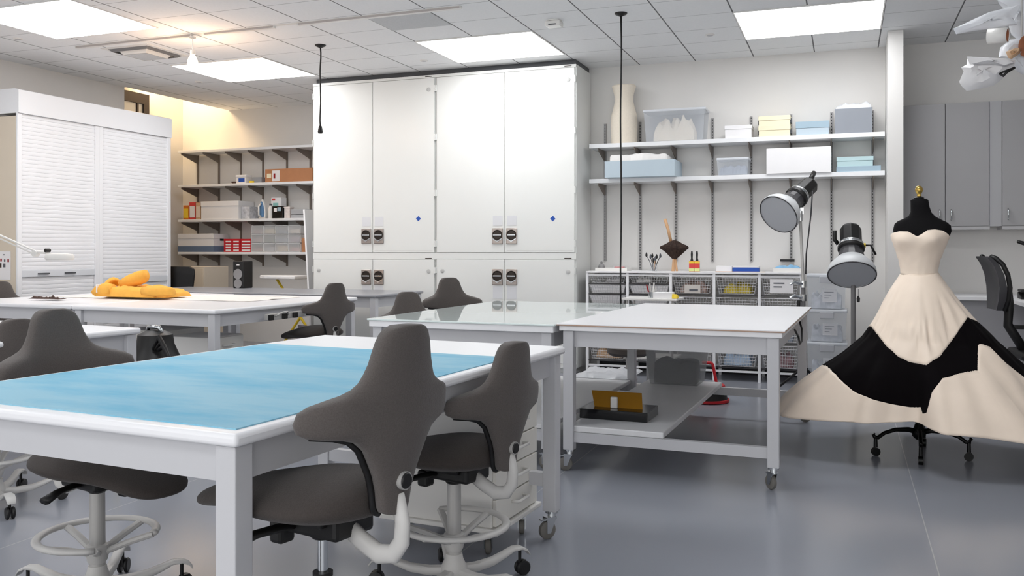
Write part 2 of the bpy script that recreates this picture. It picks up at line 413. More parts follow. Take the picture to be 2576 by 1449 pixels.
# ------------------------------------------------------------------ casters
def caster(parent, x, y, ang=0.0, wr=.042, top=.13, lever=True):
    """a swivel caster: fork and wheel, sub-parts of the leg PARENT"""
    R = Matrix.Translation((x, y, 0)) @ Matrix.Rotation(ang, 4, 'Z')
    m = MB()
    m.lathe([(.012,.0),(.03,.0),(.03,-.012),(.012,-.012)], c=(x, y, top), n=16)
    m.cyl(R @ Vector((0,0,top-.01)), R @ Vector((0,0,wr*2+.01)), .018, .02, 14)
    for s in (-1, 1):
        m.hexa([(-.006, s*.017-.002, wr*2+.014), (.03, s*.017-.002, wr*2+.014), (.03, s*.017+.002, wr*2+.014), (-.006, s*.017+.002, wr*2+.014),
                (.014, s*.017-.002, wr-.012), (.034, s*.017-.002, wr-.012), (.034, s*.017+.002, wr-.012), (.014, s*.017+.002, wr-.012)][4:] +
               [(-.014, s*.017-.002, wr*2+.014), (.034, s*.017-.002, wr*2+.014), (.034, s*.017+.002, wr*2+.014), (-.014, s*.017+.002, wr*2+.014)], R)
    m.box(-.016, .036, -.02, .02, wr*2+.008, wr*2+.018, R)
    if lever: m.box(.03, .06, -.012, .012, wr*2+.004, wr*2+.01, R)
    f = m.build('caster_fork', CHROME, parent, smooth='auto')
    wv = MB().lathe([(.004,-.013),(wr*.8,-.013),(wr*.96,-.009),(wr,0),(wr*.96,.009),(wr*.8,.013),(.004,.013)],
                    M=Matrix.Translation(R @ Vector((.024, 0, wr))) @ Matrix.Rotation(ang, 4, 'Z') @ Matrix.Rotation(PI/2, 4, 'X'), n=24)
    wv.build('wheel', RUBBER, parent, smooth='auto')

# ------------------------------------------------------------------ tables
def table(label, x, y, rz, w, d, h=.877, thick=.034, group=None, topm=None, framem=None, casters=True, rails=None, inset=.05, hidden=(), name='work_table', edge=.012):
    """origin at the centre of the floor area; w along x, d along y"""
    t = thing(name, label, 'table', (x, y, 0), rz, group)
    topm = topm or TOPW; framem = framem or FRAMEG
    MB().box(-w/2, w/2, -d/2, d/2, h-thick, h).build('tabletop', topm, t, bevel=edge, seg=3, smooth='auto')
    ax, ay = w/2-inset, d/2-inset
    zt, zb = h-thick-.002, h-thick-.098
    L = .032
    MB().box(-ax+L, ax-L, -ay-.004, -ay+.02, zb, zt).build('apron', framem, t)
    MB().box(-ax+L, ax-L, ay-.02, ay+.004, zb, zt).build('apron', framem, t)
    MB().box(-ax-.004, -ax+.02, -ay+L, ay-L, zb, zt).build('apron', framem, t)
    MB().box(ax-.02, ax+.004, -ay+L, ay-L, zb, zt).build('apron', framem, t)
    z0 = .128 if casters else .0
    for i, (sx, sy) in enumerate(((-1,-1),(1,-1),(1,1),(-1,1))):
        cx, cy = sx*ax, sy*ay
        lg = MB().box(cx-L, cx+L, cy-L, cy+L, z0, zt).build('leg', framem, t, bevel=.004, seg=2)
        if casters: caster(lg, cx, cy, random.uniform(0, 6.28))
    if rails:
        for z in (rails,):
            MB().box(-ax+L, ax-L, -ay-.015, -ay+.025, z, z+.06).build('rail', framem, t)
            MB().box(-ax+L, ax-L, ay-.025, ay+.015, z, z+.06).build('rail', framem, t)
    return t
tr = math.radians
# blue topped table
T1X, T1Y, T1R = -1.968, 2.90, tr(-4.3)
T1 = table('white table with a bright blue cutting mat filling its top', T1X, T1Y, T1R, 1.36, 2.17, rails=.24)
bm_ = bpy.data.materials.new('cutting_mat_blue'); bm_.use_nodes = True
def blue_mat(m):
    nt = m.node_tree; b = nt.nodes['Principled BSDF']; tc = nt.nodes.new('ShaderNodeTexCoord')
    mp = nt.nodes.new('ShaderNodeMapping'); mp.inputs['Scale'].default_value = (1.0, 3.2, 1); mp.inputs['Rotation'].default_value = (0,0,.25)
    n = nt.nodes.new('ShaderNodeTexNoise'); n.inputs['Scale'].default_value = 1.3; n.inputs['Detail'].default_value = 6; n.inputs['Roughness'].default_value = .62
    nt.links.new(tc.outputs['Object'], mp.inputs['Vector']); nt.links.new(mp.outputs['Vector'], n.inputs['Vector'])
    r = nt.nodes.new('ShaderNodeValToRGB'); e = r.color_ramp.elements
    e[0].position = .33; e[0].color = rgb(100, 180, 212); e[1].position = .56; e[1].color = rgb(148, 198, 218)
    nt.links.new(n.outputs['Fac'], r.inputs['Fac']); nt.links.new(r.outputs['Color'], b.inputs['Base Color'])
    b.inputs['Roughness'].default_value = .62; b.inputs['Specular IOR Level'].default_value = .3
blue_mat(bm_)
mm = thing('cutting_mat', 'bright blue worn cutting mat laid on the front table', 'mat', (T1X, T1Y, .877), T1R)
MB().box(-.64, .64, -1.04, .58, 0, .003).build('sheet', bm_, mm)
# right hand table with a hardboard cover
T2X, T2Y, T2R = -.93, 6.15, tr(-1.6)
T2 = table('white table on casters nearest the ball gown, with a lower shelf', T2X, T2Y, T2R, 1.28, 2.2, h=.872, thick=.03, rails=.175, edge=.004)
MB().box(-.655, .655, -1.11, 1.11, .873, .879).build('cover_board', mat('board_edge', (190,160,140), .7), T2)
MB().box(-.655, .655, -1.11, 1.11, .879, .884).build('cover_laminate', TOPW, T2)
MB().box(-.6, -.02, -1.06, 1.06, .236, .272).build('lower_shelf', mat('shelf_laminate', (232,232,233), .3, var=.01, scale=4), T2, bevel=.006)
# glass topped light table
T3X, T3Y, T3R = -2.235, 6.13, tr(-1.2)
T3 = table('white table with a pale green glass top beside the hanging cord', T3X, T3Y, T3R, 1.26, 2.16, h=.868, thick=.04, rails=.175, edge=.004)
MB().box(-.64, .64, -1.09, 1.09, .869, .880).build('glass_top', GREENGLASS, T3, bevel=.002)
MB().box(-.2, .58, -1.0, 1.0, .236, .266).build('lower_shelf', mat('shelf_laminate', (232,232,233), .3), T3, bevel=.006)
MB().box(-.35, .25, -1.05, -1.02, .72, .742).build('cable_tray', BLACKP, T3)
# left pair and the grey one behind
T4 = table('white table under the yellow jacket, right one of the left pair', -5.08, 6.42, tr(-1.5), 1.44, 1.98)
T5 = table('white table under the brown fur strip, at the left edge', -6.58, 6.5, tr(-1.5), 1.48, 2.0)
T6 = table('long grey topped table in front of the alcove shelves', -5.95, 8.3, 0, 3.2, 1.06, h=.877, topm=GREYTOP, thick=.03)
T7 = table('small white table half hidden behind two grey chairs on the left', -4.56, 3.1, tr(-5), 1.38, 2.0, h=.877, casters=False)
# power strip under the edge of T4, with plugs
ps = thing('power_strip', 'silver power strip with plugs under the white table edge', 'power strip', (-4.33, 6.25, .79), tr(-1.5))
MB().box(-.02, .02, -.28, .2, -.03, .02).build('housing', SILV, ps, bevel=.004)
for yy in (-.26, -.08, .06):
    MB().box(.02, .045, yy-.025, yy+.025, -.03, .015).build('plug', BLACKP, ps, bevel=.005)
MB().tube([(.03,-.2,0),(.06,-.14,.03),(.06,-.08,.03),(.04,-.05,0)], .006, 8).build('cable', SILV, ps, smooth=True)

# ------------------------------------------------------------------ saddle chair
def superring(x, w, zt, zb, n=20, e=2.5):
    R = []
    zc, hz = (zt+zb)/2, (zt-zb)/2
    for k in range(n):
        a = 2*PI*k/n; ca, sa = math.cos(a), math.sin(a)
        R.append((x, w*math.copysign(abs(ca)**(2/e), ca), zc+hz*math.copysign(abs(sa)**(2/e), sa)))
    return R
HS = .70     # seat top of the prototype
def back_rows():
    W = [(0,.03),(.006,.044),(.02,.052),(.06,.06),(.1,.074),(.135,.092),(.17,.112),(.198,.142),(.211,.176),(.219,.214),(.227,.246),(.24,.266),(.262,.272),(.284,.266),(.296,.246),(.303,.216),(.31,.18),(.32,.152),(.333,.134),(.352,.121),(.375,.109),(.405,.099),(.425,.091),(.442,.081),(.454,.066),(.461,.043)]
    return W
def back_pt(z, s, f):
    """z up the spine, s across, f through the thickness (-1 rear .. 1 front); chair looks along +x"""
    a = abs(s)
    droop = .10*max(0, a-.06)**1.2
    lean = -.245-.075*max(0, z-.14)+.06*smooth01(.0, .2, z)*(-.3)
    xc = lean+1.4*s*s
    arm = smooth01(.11, .2, a)
    th = .026+.006*smooth01(.05, .2, z)+.014*arm
    slope = 2.8*s
    nx, ny = 1/math.hypot(1, slope), -slope/math.hypot(1, slope)
    return Vector((xc+f*th*nx, s+f*th*ny, z-droop))
def make_chair():
    t = thing('work_chair', 'x', 'chair', (0,0,0), 0, 'grey saddle seat work chairs')
    # five star base
    hub = MB().lathe([(.03,.05),(.05,.055),(.052,.085),(.036,.12),(.032,.14)], n=24).build('hub', ALUW, t, smooth='auto')
    for k in range(5):
        R = Matrix.Rotation(2*PI*k/5+.3, 4, 'Z')
        prof = [(.03,.072,.022,.016),(.1,.07,.021,.015),(.17,.078,.019,.014),(.225,.096,.018,.012),(.265,.112,.02,.008),(.3,.112,.022,.006),(.325,.1,.022,.005),(.338,.082,.018,.004)]
        rings = [[R @ Vector((x, w*sx, z+h*sz)) for sx, sz in ((-1,-.6),(-.8,-1),(.8,-1),(1,-.6),(1,.5),(.7,1),(-.7,1),(-1,.5))] for x, z, w, h in prof]
        arm = MB().loft(rings).build('base_arm', ALUW, t, smooth='auto', angle=50)
        wheel = MB()
        for s in (-1, 1):
            wheel.lathe([(.003,-.008),(.022,-.008),(.029,-.004),(.03,.003),(.026,.008),(.003,.008)], M=R @ Matrix.Translation((.31, s*.013, .03)) @ Matrix.Rotation(PI/2, 4, 'X'), n=20)
        wheel.cyl(R @ Vector((.298,0,.035)), R @ Vector((.298,0,.1)), .007, .007, 10)
        wheel.box(.288, .325, -.004, .004, .03, .058, R)
        wheel.build('caster', BLACKP, arm, smooth='auto')
    MB().cyl((0,0,.13), (0,0,.44), .029, .027, 24).build('column', SILV, t, smooth='auto')
    pist = MB().cyl((0,0,.3), (0,0,.57), .0145, .0145, 20).build('piston', CHROME, t, smooth='auto')
    MB().lathe([(.018,.44),(.0275,.44),(.0275,.452),(.018,.452)], n=20).build('collar', BLACKP, t, smooth='auto')
    # foot ring
    R_ = .205
    pts = [(R_*math.cos(a), R_*math.sin(a)*1.0, .255) for a in [math.radians(35+ (290*k/40)) for k in range(41)]]
    fr = MB().tube(pts, .011, 10, sx=1.5).build('foot_ring', ALUW, t, smooth=True)
    sp = MB()
    for a in (95, 180, 265, 36, 324):
        a = math.radians(a)
        if a in (): continue
        sp.tube([(.03*math.cos(a), .03*math.sin(a), .19), (.12*math.cos(a), .12*math.sin(a), .225), (R_*math.cos(a), R_*math.sin(a), .252)], .012, 8, sx=1.3)
    sp.lathe([(.03,.15),(.036,.16),(.042,.19),(.04,.215),(.03,.22)], n=20)
    sp.build('ring_bracket', ALUW, fr, smooth='auto')
    up = []
    # mechanism, levers
    me = MB().box(-.12, .1, -.075, .075, HS-.165, HS-.105).box(-.09, .07, -.1, .1, HS-.13, HS-.09).cyl((0,0,HS-.19), (0,0,HS-.16), .03, .045, 16)
    m1 = me.build('mechanism', BLACKP, t, bevel=.012, seg=2); up.append(m1)
    for s, x in ((1, .04), (-1, .0)):
        l = MB().tube([(x, s*.07, HS-.14), (x+.03, s*.17, HS-.145), (x+.05, s*.23, HS-.16)], [.012,.011,.014], 8, sx=1.6).build('lever', BLACKP, m1, smooth=True)
    MB().box(.07, .12, .03, .085, HS-.2, HS-.135).build('knob', BLACKP, m1, bevel=.012, seg=2)
    # seat
    SX = .03
    prof = [(-.235,.05,-.045,-.075),(-.225,.11,-.02,-.09),(-.2,.165,-.004,-.1),(-.15,.205,.008,-.112),(-.08,.222,.010,-.118),(0,.225,.002,-.12),(.07,.212,-.012,-.118),(.13,.188,-.022,-.108),(.18,.165,-.026,-.109),(.23,.148,-.03,-.11),(.28,.136,-.034,-.111),(.325,.122,-.038,-.11),(.355,.1,-.044,-.107),(.374,.068,-.052,-.1),(.384,.03,-.064,-.088)]
    rings = []
    for x, w, zt, zb in prof:
        x = x*1.04+SX; dz = -.055*max(0, (x-.08)/.34)**1.6; zt += dz; zb += dz*.8
        ring = superring(x, w, HS+zt, HS+zb, 28, 2.4)
        # saddle: high along the middle towards the front, dropping at the sides
        ring = [(X, Y, Z-.03*(abs(Y)/.225)**2*smooth01(HS-.1, HS, Z)) for X, Y, Z in ring]
        rings.append(ring)
    s1 = MB().loft(rings).build('seat', SEATF, t, smooth=True, subd=1); up.append(s1)
    # back: cushion, black edge strip, knob
    Wt = back_rows(); zs = []
    Wd = []
    for (a, wa), (b, wb) in zip(Wt, Wt[1:]):
        for q in range(2): Wd.append((a+(b-a)*q/2, wa+(wb-wa)*q/2))
    Wd.append(Wt[-1])
    Wd = [(z*1.04, w_) for z, w_ in Wd]
    rings = []; N = 36
    B0 = HS-.10
    for z, wd_ in Wd:
        r = []
        for k in range(N):
            a = 2*PI*k/N; ca, sa = math.cos(a), math.sin(a)
            s = wd_*math.copysign(abs(ca)**.8, ca); f = math.copysign(abs(sa)**.55, sa)
            p = back_pt(z, s, f); p.z += B0; r.append(p)
        rings.append(r)
    b1 = MB().loft(rings).build('backrest', FABRIC, t, smooth=True); up.append(b1)
    loop = [back_pt(z, w_, .5)+Vector((.004, .004, B0)) for z, w_ in Wd if z < .235]
    loop2 = [back_pt(z, -w_, .5)+Vector((.004, -.004, B0)) for z, w_ in Wd if z < .235]
    MB().tube(loop, .009, 8, up=(1,0,0)).tube(loop2, .009, 8, up=(1,0,0)).build('edge_piping', BLACKP, b1, smooth=True)
    kp = back_pt(.085, 0, -1.0)+Vector((0, 0, B0)); R = Matrix.Translation(kp) @ Matrix.Rotation(PI/2, 4, 'Y')
    kn = MB().lathe([(.002,-.016),(.018,-.016),(.021,-.012),(.021,.004)], M=R, n=20).build('back_knob', BLACKP, b1, smooth='auto')
    MB().lathe([(.021,-.012),(.0235,-.012),(.0235,.002),(.021,.002)], M=R, n=24, cap=False).build('knob_ring', SILV, b1, smooth='auto')
    # cast arm that carries the back
    y0 = 0
    pts = [(-.08,0,HS-.135),(-.14,0,HS-.17),(-.2,0,HS-.195),(-.25,0,HS-.185),(-.275,0,HS-.15),(-.278,0,HS-.1),(-.26,0,HS-.03)]
    a1 = MB().tube(pts, [.018,.018,.018,.017,.016,.015,.014], 12, sx=1.5, up=(0,1,0)).build('back_support', ALUW, t, smooth=True); up.append(a1)
    return t
UP = ('mechanism', 'seat', 'backrest', 'back_support', 'piston')
CH = make_chair()
def put_chair(root, x, y, rz, h, label, spin=0, db=0.0):
    root.location = (x, y, 0); root.rotation_euler = (0, 0, rz); root['label'] = label
    for c in root.children:
        k = c.name.split('.')[0]
        if k in UP: c.location.z = h-HS+(db if k == 'backrest' else 0)
        elif k in ('hub', 'base_arm'): c.rotation_euler.z = spin
CHAIRS = [
    (-1.325, 2.075, tr(168), .73, 'large grey saddle seat chair in front, at the near corner of the blue table', .5, .022),
    (-1.43, 3.17, tr(166), .60, 'grey saddle seat chair beside the white drawer trolley at the blue table', .2, .0),
    (-2.63, 2.58, tr(-12), .60, 'grey chair on the far side of the blue table, its wide back facing us', .7, .11),
    (-4.12, 3.37, tr(160), .58, 'grey chair turned away, half hidden behind another chair at the left edge', .2, .02),
    (-4.38, 6.75, tr(158), .66, 'grey chair pushed in beside the power strip of the left white table', .3, 0),
    (-3.10, 6.98, tr(-48), .70, 'grey chair behind the glass table, nearer the tall cabinet', .2, 0),
    (-2.98, 5.95, tr(-48), .60, 'grey chair at the near left side of the glass table', .3, .02),
    (-7.42, 6.22, tr(-25), .62, 'grey chair back peeking over the white table by the roller shutter cabinet', .2, .02),
]
for i, (x, y, rz, h, lab, spn, db) in enumerate(CHAIRS):
    c = CH if i == 0 else dup(CH, (x, y, 0), rz, lab)
    put_chair(c, x, y, rz, h, lab, spn, db)
# ------------------------------------------------------------------ tall white storage cabinets
def latch(parent, x, z, y=-.002):
    """paddle latch: plate, round cup with a dark slot and a V"""
    p = MB().box(x-.064, x+.064, y-.014, y, z-.088, z+.088).build('latch_plate', NICKEL, parent, bevel=.012, seg=3, smooth='auto')
    M = Matrix.Translation((x, y-.014, z+.012)) @ Matrix.Rotation(PI/2, 4, 'X')
    MB().lathe([(.054,0),(.059,.004),(.057,.008),(.05,.007),(.046,.0012),(.002,.0012)], M=M, n=28, cap=False).build('latch_cup', NICKELD, p, smooth='auto')
    MB().box(x-.048, x+.048, y-.026, y-.014, z+.004, z+.02).build('latch_grip', CHROME, p, bevel=.003)
    m = MB()
    for s in (-1, 1):
        m.hexa([(x+s*.054, y-.023, z-.034), (x+s*.054, y-.023, z-.022), (x, y-.023, z-.052), (x, y-.023, z-.064),
                (x+s*.054, y-.012, z-.034), (x+s*.054, y-.012, z-.022), (x, y-.012, z-.052), (x, y-.012, z-.064)])
    m.build('latch_chevron', CHROME, p)
YC = 9.13
xa, xb, xc = at_y(787, 640, YC).x, at_y(1096, 640, YC).x, at_y(1449, 640, YC).x
LABELH = mat('label_holder', (222, 223, 226), .35, var=.01, scale=8)
GAPG = mat('door_gap', (196, 196, 192), .6)
def store_cabinet(x0, x1, uc, label, ul, diamond):
    w = x1-x0; d = YB-YC-.012
    t = thing('storage_cabinet', label, 'cabinet', (x0, YC, 0))
    ztop = CEIL-.062
    z1, z2 = at_y(uc, 636, YC).z, at_y(uc, 652, YC).z
    b = MB().box(0, w, .02, d, .06, ztop).box(.03, w-.03, .05, d-.02, 0, .06).box(0, w, 0, .02, z2, z1)
    b.box(0, w, 0, .02, ztop-.03, ztop).box(0, w, 0, .02, .06, .1)
    b.build('body', CABW, t)
    xm = at_y(uc, 640, YC).x-x0
    g = .003
    ups = []
    for zz0, zz1, kind in ((z1+.004, ztop-.034, 'u'), (.104, z2-.004, 'l')):
        for a, c, s in ((.016, xm-g, -1), (xm+g, w-.016, 1)):
            dr = MB().box(a, c, -.004, .02, zz0, zz1).build('door', CABW, t, bevel=.003, seg=2)
            MB().box(a-.012, a+.0, .001, .019, zz0, zz1).build('edge_gap', GAPG, dr) if s < 0 else None
            lx = xm+s*.083
            v = 594 if kind == 'u' else 697
            zl = at_y(uc, v, YC).z
            latch(dr, lx, zl, -.004)
            lz = (zl+.115, zl+.225) if kind == 'u' else (zl-.24, zl-.1)
            MB().box(lx-.056, lx+.056, -.0065, -.004, lz[0], lz[1]).build('label_holder', LABELH, dr)
            kx = c-.07 if s > 0 else a+.07
            if not (kind == 'u' and s < 0):
                kz = zz1-.13
                M = Matrix.Translation((kx, -.004, kz)) @ Matrix.Rotation(PI/2, 4, 'X')
                MB().lathe([(.024,0),(.024,.004),(.02,.006),(.002,.006)], M=M, n=18).build('lock', mat('lock_grey', (196,196,194), .4), dr, smooth='auto')
            hx = (a-.008) if s < 0 else (c+.008)
            hz = [zz0+.1, zz1-.12] if kind == 'l' else [zz0+.1, zz0+(zz1-zz0)*.34, zz0+(zz1-zz0)*.66, zz1-.12]
            hm = MB()
            for q in hz: hm.cyl((hx, -.004, q-.035), (hx, -.004, q+.035), .008, .008, 10)
            hm.build('hinge', CABW, dr, smooth='auto')
            if kind == 'u' and s > 0 and diamond:
                q = at_y(diamond, 550, YC); R = Matrix.Translation((q.x-x0, -.004, q.z)) @ Matrix.Rotation(PI/4+.1, 4, 'Y')
                MB().box(-.022, .022, -.002, 0, -.022, .022, R).build('blue_sticker', BLUE, dr)
                MB().box(a+.02, c-.02, -.0052, -.004, zz0+.02, zz0+.022).build('kick_line', GAPG, dr)
    MB().box(w-.13, w-.05, -.002, 0, z2+.006, z2+.016).build('maker_plate', NICKELD, t)
    MB().box(w-.13, w-.05, -.002, 0, ztop-.02, ztop-.012).build('maker_plate', NICKELD, t)
    return t
store_cabinet(xa, xb, 938, 'left half of the tall white storage cabinet, beside the alcove shelves', 0, 1053)
store_cabinet(xb, xc, 1270, 'right half of the tall white storage cabinet, beside the storage shelves', 0, 1391)
# dark block filling the gap above the cabinets, its colour stands for shade
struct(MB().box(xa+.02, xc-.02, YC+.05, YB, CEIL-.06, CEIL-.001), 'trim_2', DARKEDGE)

# ------------------------------------------------------------------ roller shutter cabinets on the left wall
XF = -7.9
def roller(y0, y1, ztop, label, zbar, near):
    w = y1-y0
    t = thing('roller_shutter_cabinet', label, 'cabinet', (XF, y0, 0))
    dpt = .58
    MB().box(-dpt, -.02, 0, .03, 0, ztop-.28).box(-dpt, -.02, w-.03, w, 0, ztop-.28).box(-dpt, -dpt+.02, .03, w-.03, 0, ztop-.28).box(-dpt+.02, -.03, .03, w-.03, 0, .1).build('body', BEIGE, t)
    MB().box(-.02, .005, 0, .055, 0, ztop-.25).box(-.02, .005, w-.055, w, 0, ztop-.25).build('side_rail', ROLLW, t, bevel=.004)
    prof = [(.02, 0), (.02, .235), (-.03, .25), (-.3, .25), (-.31, .06), (-.26, 0)]
    m = MB().loft([[(x, 0, ztop-.25+z) for x, z in prof], [(x, w, ztop-.25+z) for x, z in prof]])
    m.build('shutter_box', ROLLW, t)
    def slats(name, z0, z1, x):
        n = int((z1-z0)/.042); h = (z1-z0)/n
        pr = []
        for k in range(n):
            z = z0+k*h
            pr += [(x-.004, z), (x, z+.005), (x+.0008, z+h*.5), (x, z+h-.005)]
        pr.append((x-.006, z1))
        v = [[(a, .055, z) for a, z in pr], [(a, w-.055, z) for a, z in pr]]
        return MB().grid(v).build(name, ROLLW, t, solid=.004)
    slats('shutter', zbar+.05, ztop-.25, -.012)
    slats('lower_shutter', .1, zbar-.02, -.02)
    bar = MB().box(-.02, .0, .055, w-.055, zbar-.02, zbar+.05).build('bottom_bar', mat('bar_grey', (214, 217, 222), .35), t, bevel=.004)
    for yy in ((.3, .62) if near else (.32,)):
        MB().box(0, .014, w*yy-.07, w*yy+.07, zbar+.006, zbar+.02).build('pull', DARKEDGE, bar)
ymid = at_x(249, 300, XF).y; yl = at_x(43, 300, XF).y; yr = at_x(429, 300, XF).y
zt_ = (at_x(42, 225, XF+.02).z+at_x(429, 292, XF+.02).z)/2
zb1 = at_x(150, 690, XF).z; zb2 = at_x(340, 706, XF).z
roller(yl, ymid, zt_, 'white roller shutter cabinet at the left, the one nearer the paper notice', zb1, True)
roller(ymid, yr, zt_, 'white roller shutter cabinet standing next to the dark window', zb2, False)
# paper notice on its side
q0 = at_y(27, 668, yl-.001)
t = thing('paper_sign', 'white paper with small dark and red prints on the cabinet side', 'paper', (q0.x, yl-.002, q0.z))
MB().box(-.28, 0, -.002, .0, -.145, .145).build('sheet', PAPER, t)
for k, (x, z, s, h, m) in enumerate(((-.03, .05, .02, .03, DRED), (-.08, .05, .018, .026, INK), (-.13, .055, .02, .03, DRED), (-.085, .0, .03, .04, INK), (-.14, .0, .03, .045, BROWN), (-.09, .11, .014, .012, INK), (-.2, .04, .03, .04, INK))):
    MB().box(x-s/2, x+s/2, -.004, -.002, z-h/2, z+h/2).build('print', m, t)

# ------------------------------------------------------------------ shelves
def rail(x, y, z0, z1, label, m, slots=True, group=None):
    t = thing('slotted_rail', label, 'shelf rail', (x, y, z0), 0, group)
    h = z1-z0
    r = MB().box(-.013, .013, -.016, 0, 0, h).build('channel', m, t)
    if slots:
        s = MB(); n = int(h/.032)
        for k in range(n):
            s.box(-.004, .004, -.0168, -.016, k*.032+.008, k*.032+.024)
        s.build('slots', BLACKP, r)
def shelf(name_label, x0, x1, ywall, depth, ztop, thick, xs, brk, group):
    t = thing('wall_shelf', name_label, 'shelf', (x0, ywall, ztop), 0, group)
    MB().box(0, x1-x0, -depth, -.018, -thick, 0).build('board', mat('shelf_white', (236,237,239), .4, var=.01, scale=5), t, bevel=.003)
    for x in xs:
        p = [(-.018, -thick-.001), (-.018, -thick-.12), (-.05, -thick-.115), (-depth+.02, -thick-.022), (-depth+.02, -thick-.001)]
        m = MB().loft([[(x-x0-.004, a, z) for a, z in p], [(x-x0+.004, a, z) for a, z in p]])
        m.build('bracket', brk, t)
RU = [1523, 1611, 1701, 1793, 1890, 1990, 2092, 2195]
RX = [at_y(u, 500, YB).x for u in RU]
DR = .33; YS = YB-DR
zR1 = at_y(1853, 347, YS).z; zR2 = at_y(1853, 440, YS).z
xr0, xr1 = at_y(1482, 400, YS).x, at_y(2226, 400, YS).x
for i, x in enumerate(RX):
    rail(x, YB-.001, 1.2 if i not in (1,) else 1.08, 2.74, 'slotted steel shelf rail on the right wall, %s from the tall cabinet' % ORD[i], STEEL, True, 'slotted rails under the right shelves')
shelf('upper of the two long white shelves right of the tall cabinet', xr0, xr1, YB-.001, DR, zR1, .045, RX, BRKT, 'right wall shelves')
shelf('lower of the two long white shelves right of the tall cabinet', xr0, xr1, YB-.001, DR, zR2, .045, RX, BRKT, 'right wall shelves')
LU = [499, 552, 607, 663, 723, 782]
LX = [at_y(u, 500, YA).x for u in LU]
DL = .38; YL = YA-DL
zL = [at_y(625, v, YL).z for v in (371, 460, 550, 634)]
for i, x in enumerate(LX):
    rail(x, YA-.001, zL[3]-.2, zL[0]-.03, 'taupe shelf rail in the alcove, %s from the left corner' % ORD[i], BRKT, False, 'rails of the alcove shelves')
xl0 = at_y(447, 500, YL).x
for i, l in enumerate(('topmost, empty white shelf in the alcove', 'second white alcove shelf from the top, carrying the long cardboard carton',
                       'third white alcove shelf from the top, carrying the clothes iron', 'lowest white alcove shelf, carrying the red drawer box')):
    shelf(l, max(xl0, XS+.02), -6.0, YA-.001, DL, zL[i], .035, LX, BRKT, 'alcove shelves')

# ------------------------------------------------------------------ things on the shelves
def bx(name, label, cat, u0, u1, v0, zb, y, d, m, lid=None, lidm=None, group=None, lidh=.05, open_top=False, vb=None):
    """box whose front face spans pixels u0..u1 at depth y, standing at zb"""
    a, b = at_y(u0, v0, y), at_y(u1, v0, y)
    w = b.x-a.x; h = at_y((u0+u1)/2, v0, y).z-zb
    t = thing(name, label, cat, ((a.x+b.x)/2, y+d/2, zb), 0, group)
    if open_top:
        M = MB().box(-w/2, w/2, -d/2, d/2, 0, .004).box(-w/2, w/2, -d/2, -d/2+.004, .004, h).box(-w/2, w/2, d/2-.004, d/2, .004, h).box(-w/2, -w/2+.004, -d/2+.004, d/2-.004, .004, h).box(w/2-.004, w/2, -d/2+.004, d/2-.004, .004, h)
        M.build('body', m, t)
    else:
        hb = h-(lidh if lid else 0)
        MB().box(-w/2, w/2, -d/2, d/2, 0, hb+(.001 if not lid else 0)).build('body', m, t, bevel=.002)
        if lid:
            MB().box(-w/2-.005, w/2+.005, -d/2-.005, d/2+.005, hb, h).build('lid', lidm or m, t, bevel=.002)
    t['w'] = w; t['h'] = h; t['d'] = d
    return t
def lump(name, label, cat, x0, x1, y0, y1, z0, z1, m, seedv=0, amp=.25, flat=.0, group=None, n=18, parent=None, pw=4):
    """soft pile of cloth: dome-like surface with folds, closed below"""
    from mathutils import noise as nz
    rows = []
    cx, cy = (x0+x1)/2, (y0+y1)/2; hx, hy = (x1-x0)/2, (y1-y0)/2
    for j in range(n+1):
        row = []
        for i in range(2*n+1):
            a, b = i/(2*n)*2-1, j/n*2-1
            e = max(0.0, 1-max(abs(a), abs(b))**pw)**.5
            nn = nz.noise(Vector((a*2.6+seedv, b*2.6, seedv*1.7)))+.5*nz.noise(Vector((a*6+seedv, b*6, 3)))
            h = (z1-z0)*e*(1-flat-amp+amp*nn+flat)
            k = 1-.06*(1-e)
            row.append((cx+hx*a*k if not parent else cx+hx*a*k, cy+hy*b*k, z0+max(.002, h)))
        rows.append(row)
    mb = MB().grid(rows)
    # underside
    mb.bm.verts.ensure_lookup_table()
    W = 2*n+1; ring = [(j, i) for j in (0,) for i in range(W)] + [(j, W-1) for j in range(1, n+1)] + [(n, i) for i in range(W-2, -1, -1)] + [(j, 0) for j in range(n-1, 0, -1)]
    mb.bm.faces.new([mb.bm.verts[j*W+i] for j, i in reversed(ring)])
    o = mb.build(name, m, parent, smooth='auto', angle=60)
    if label: tag(o, label, cat, group)
    return o
Y1 = YS+.02
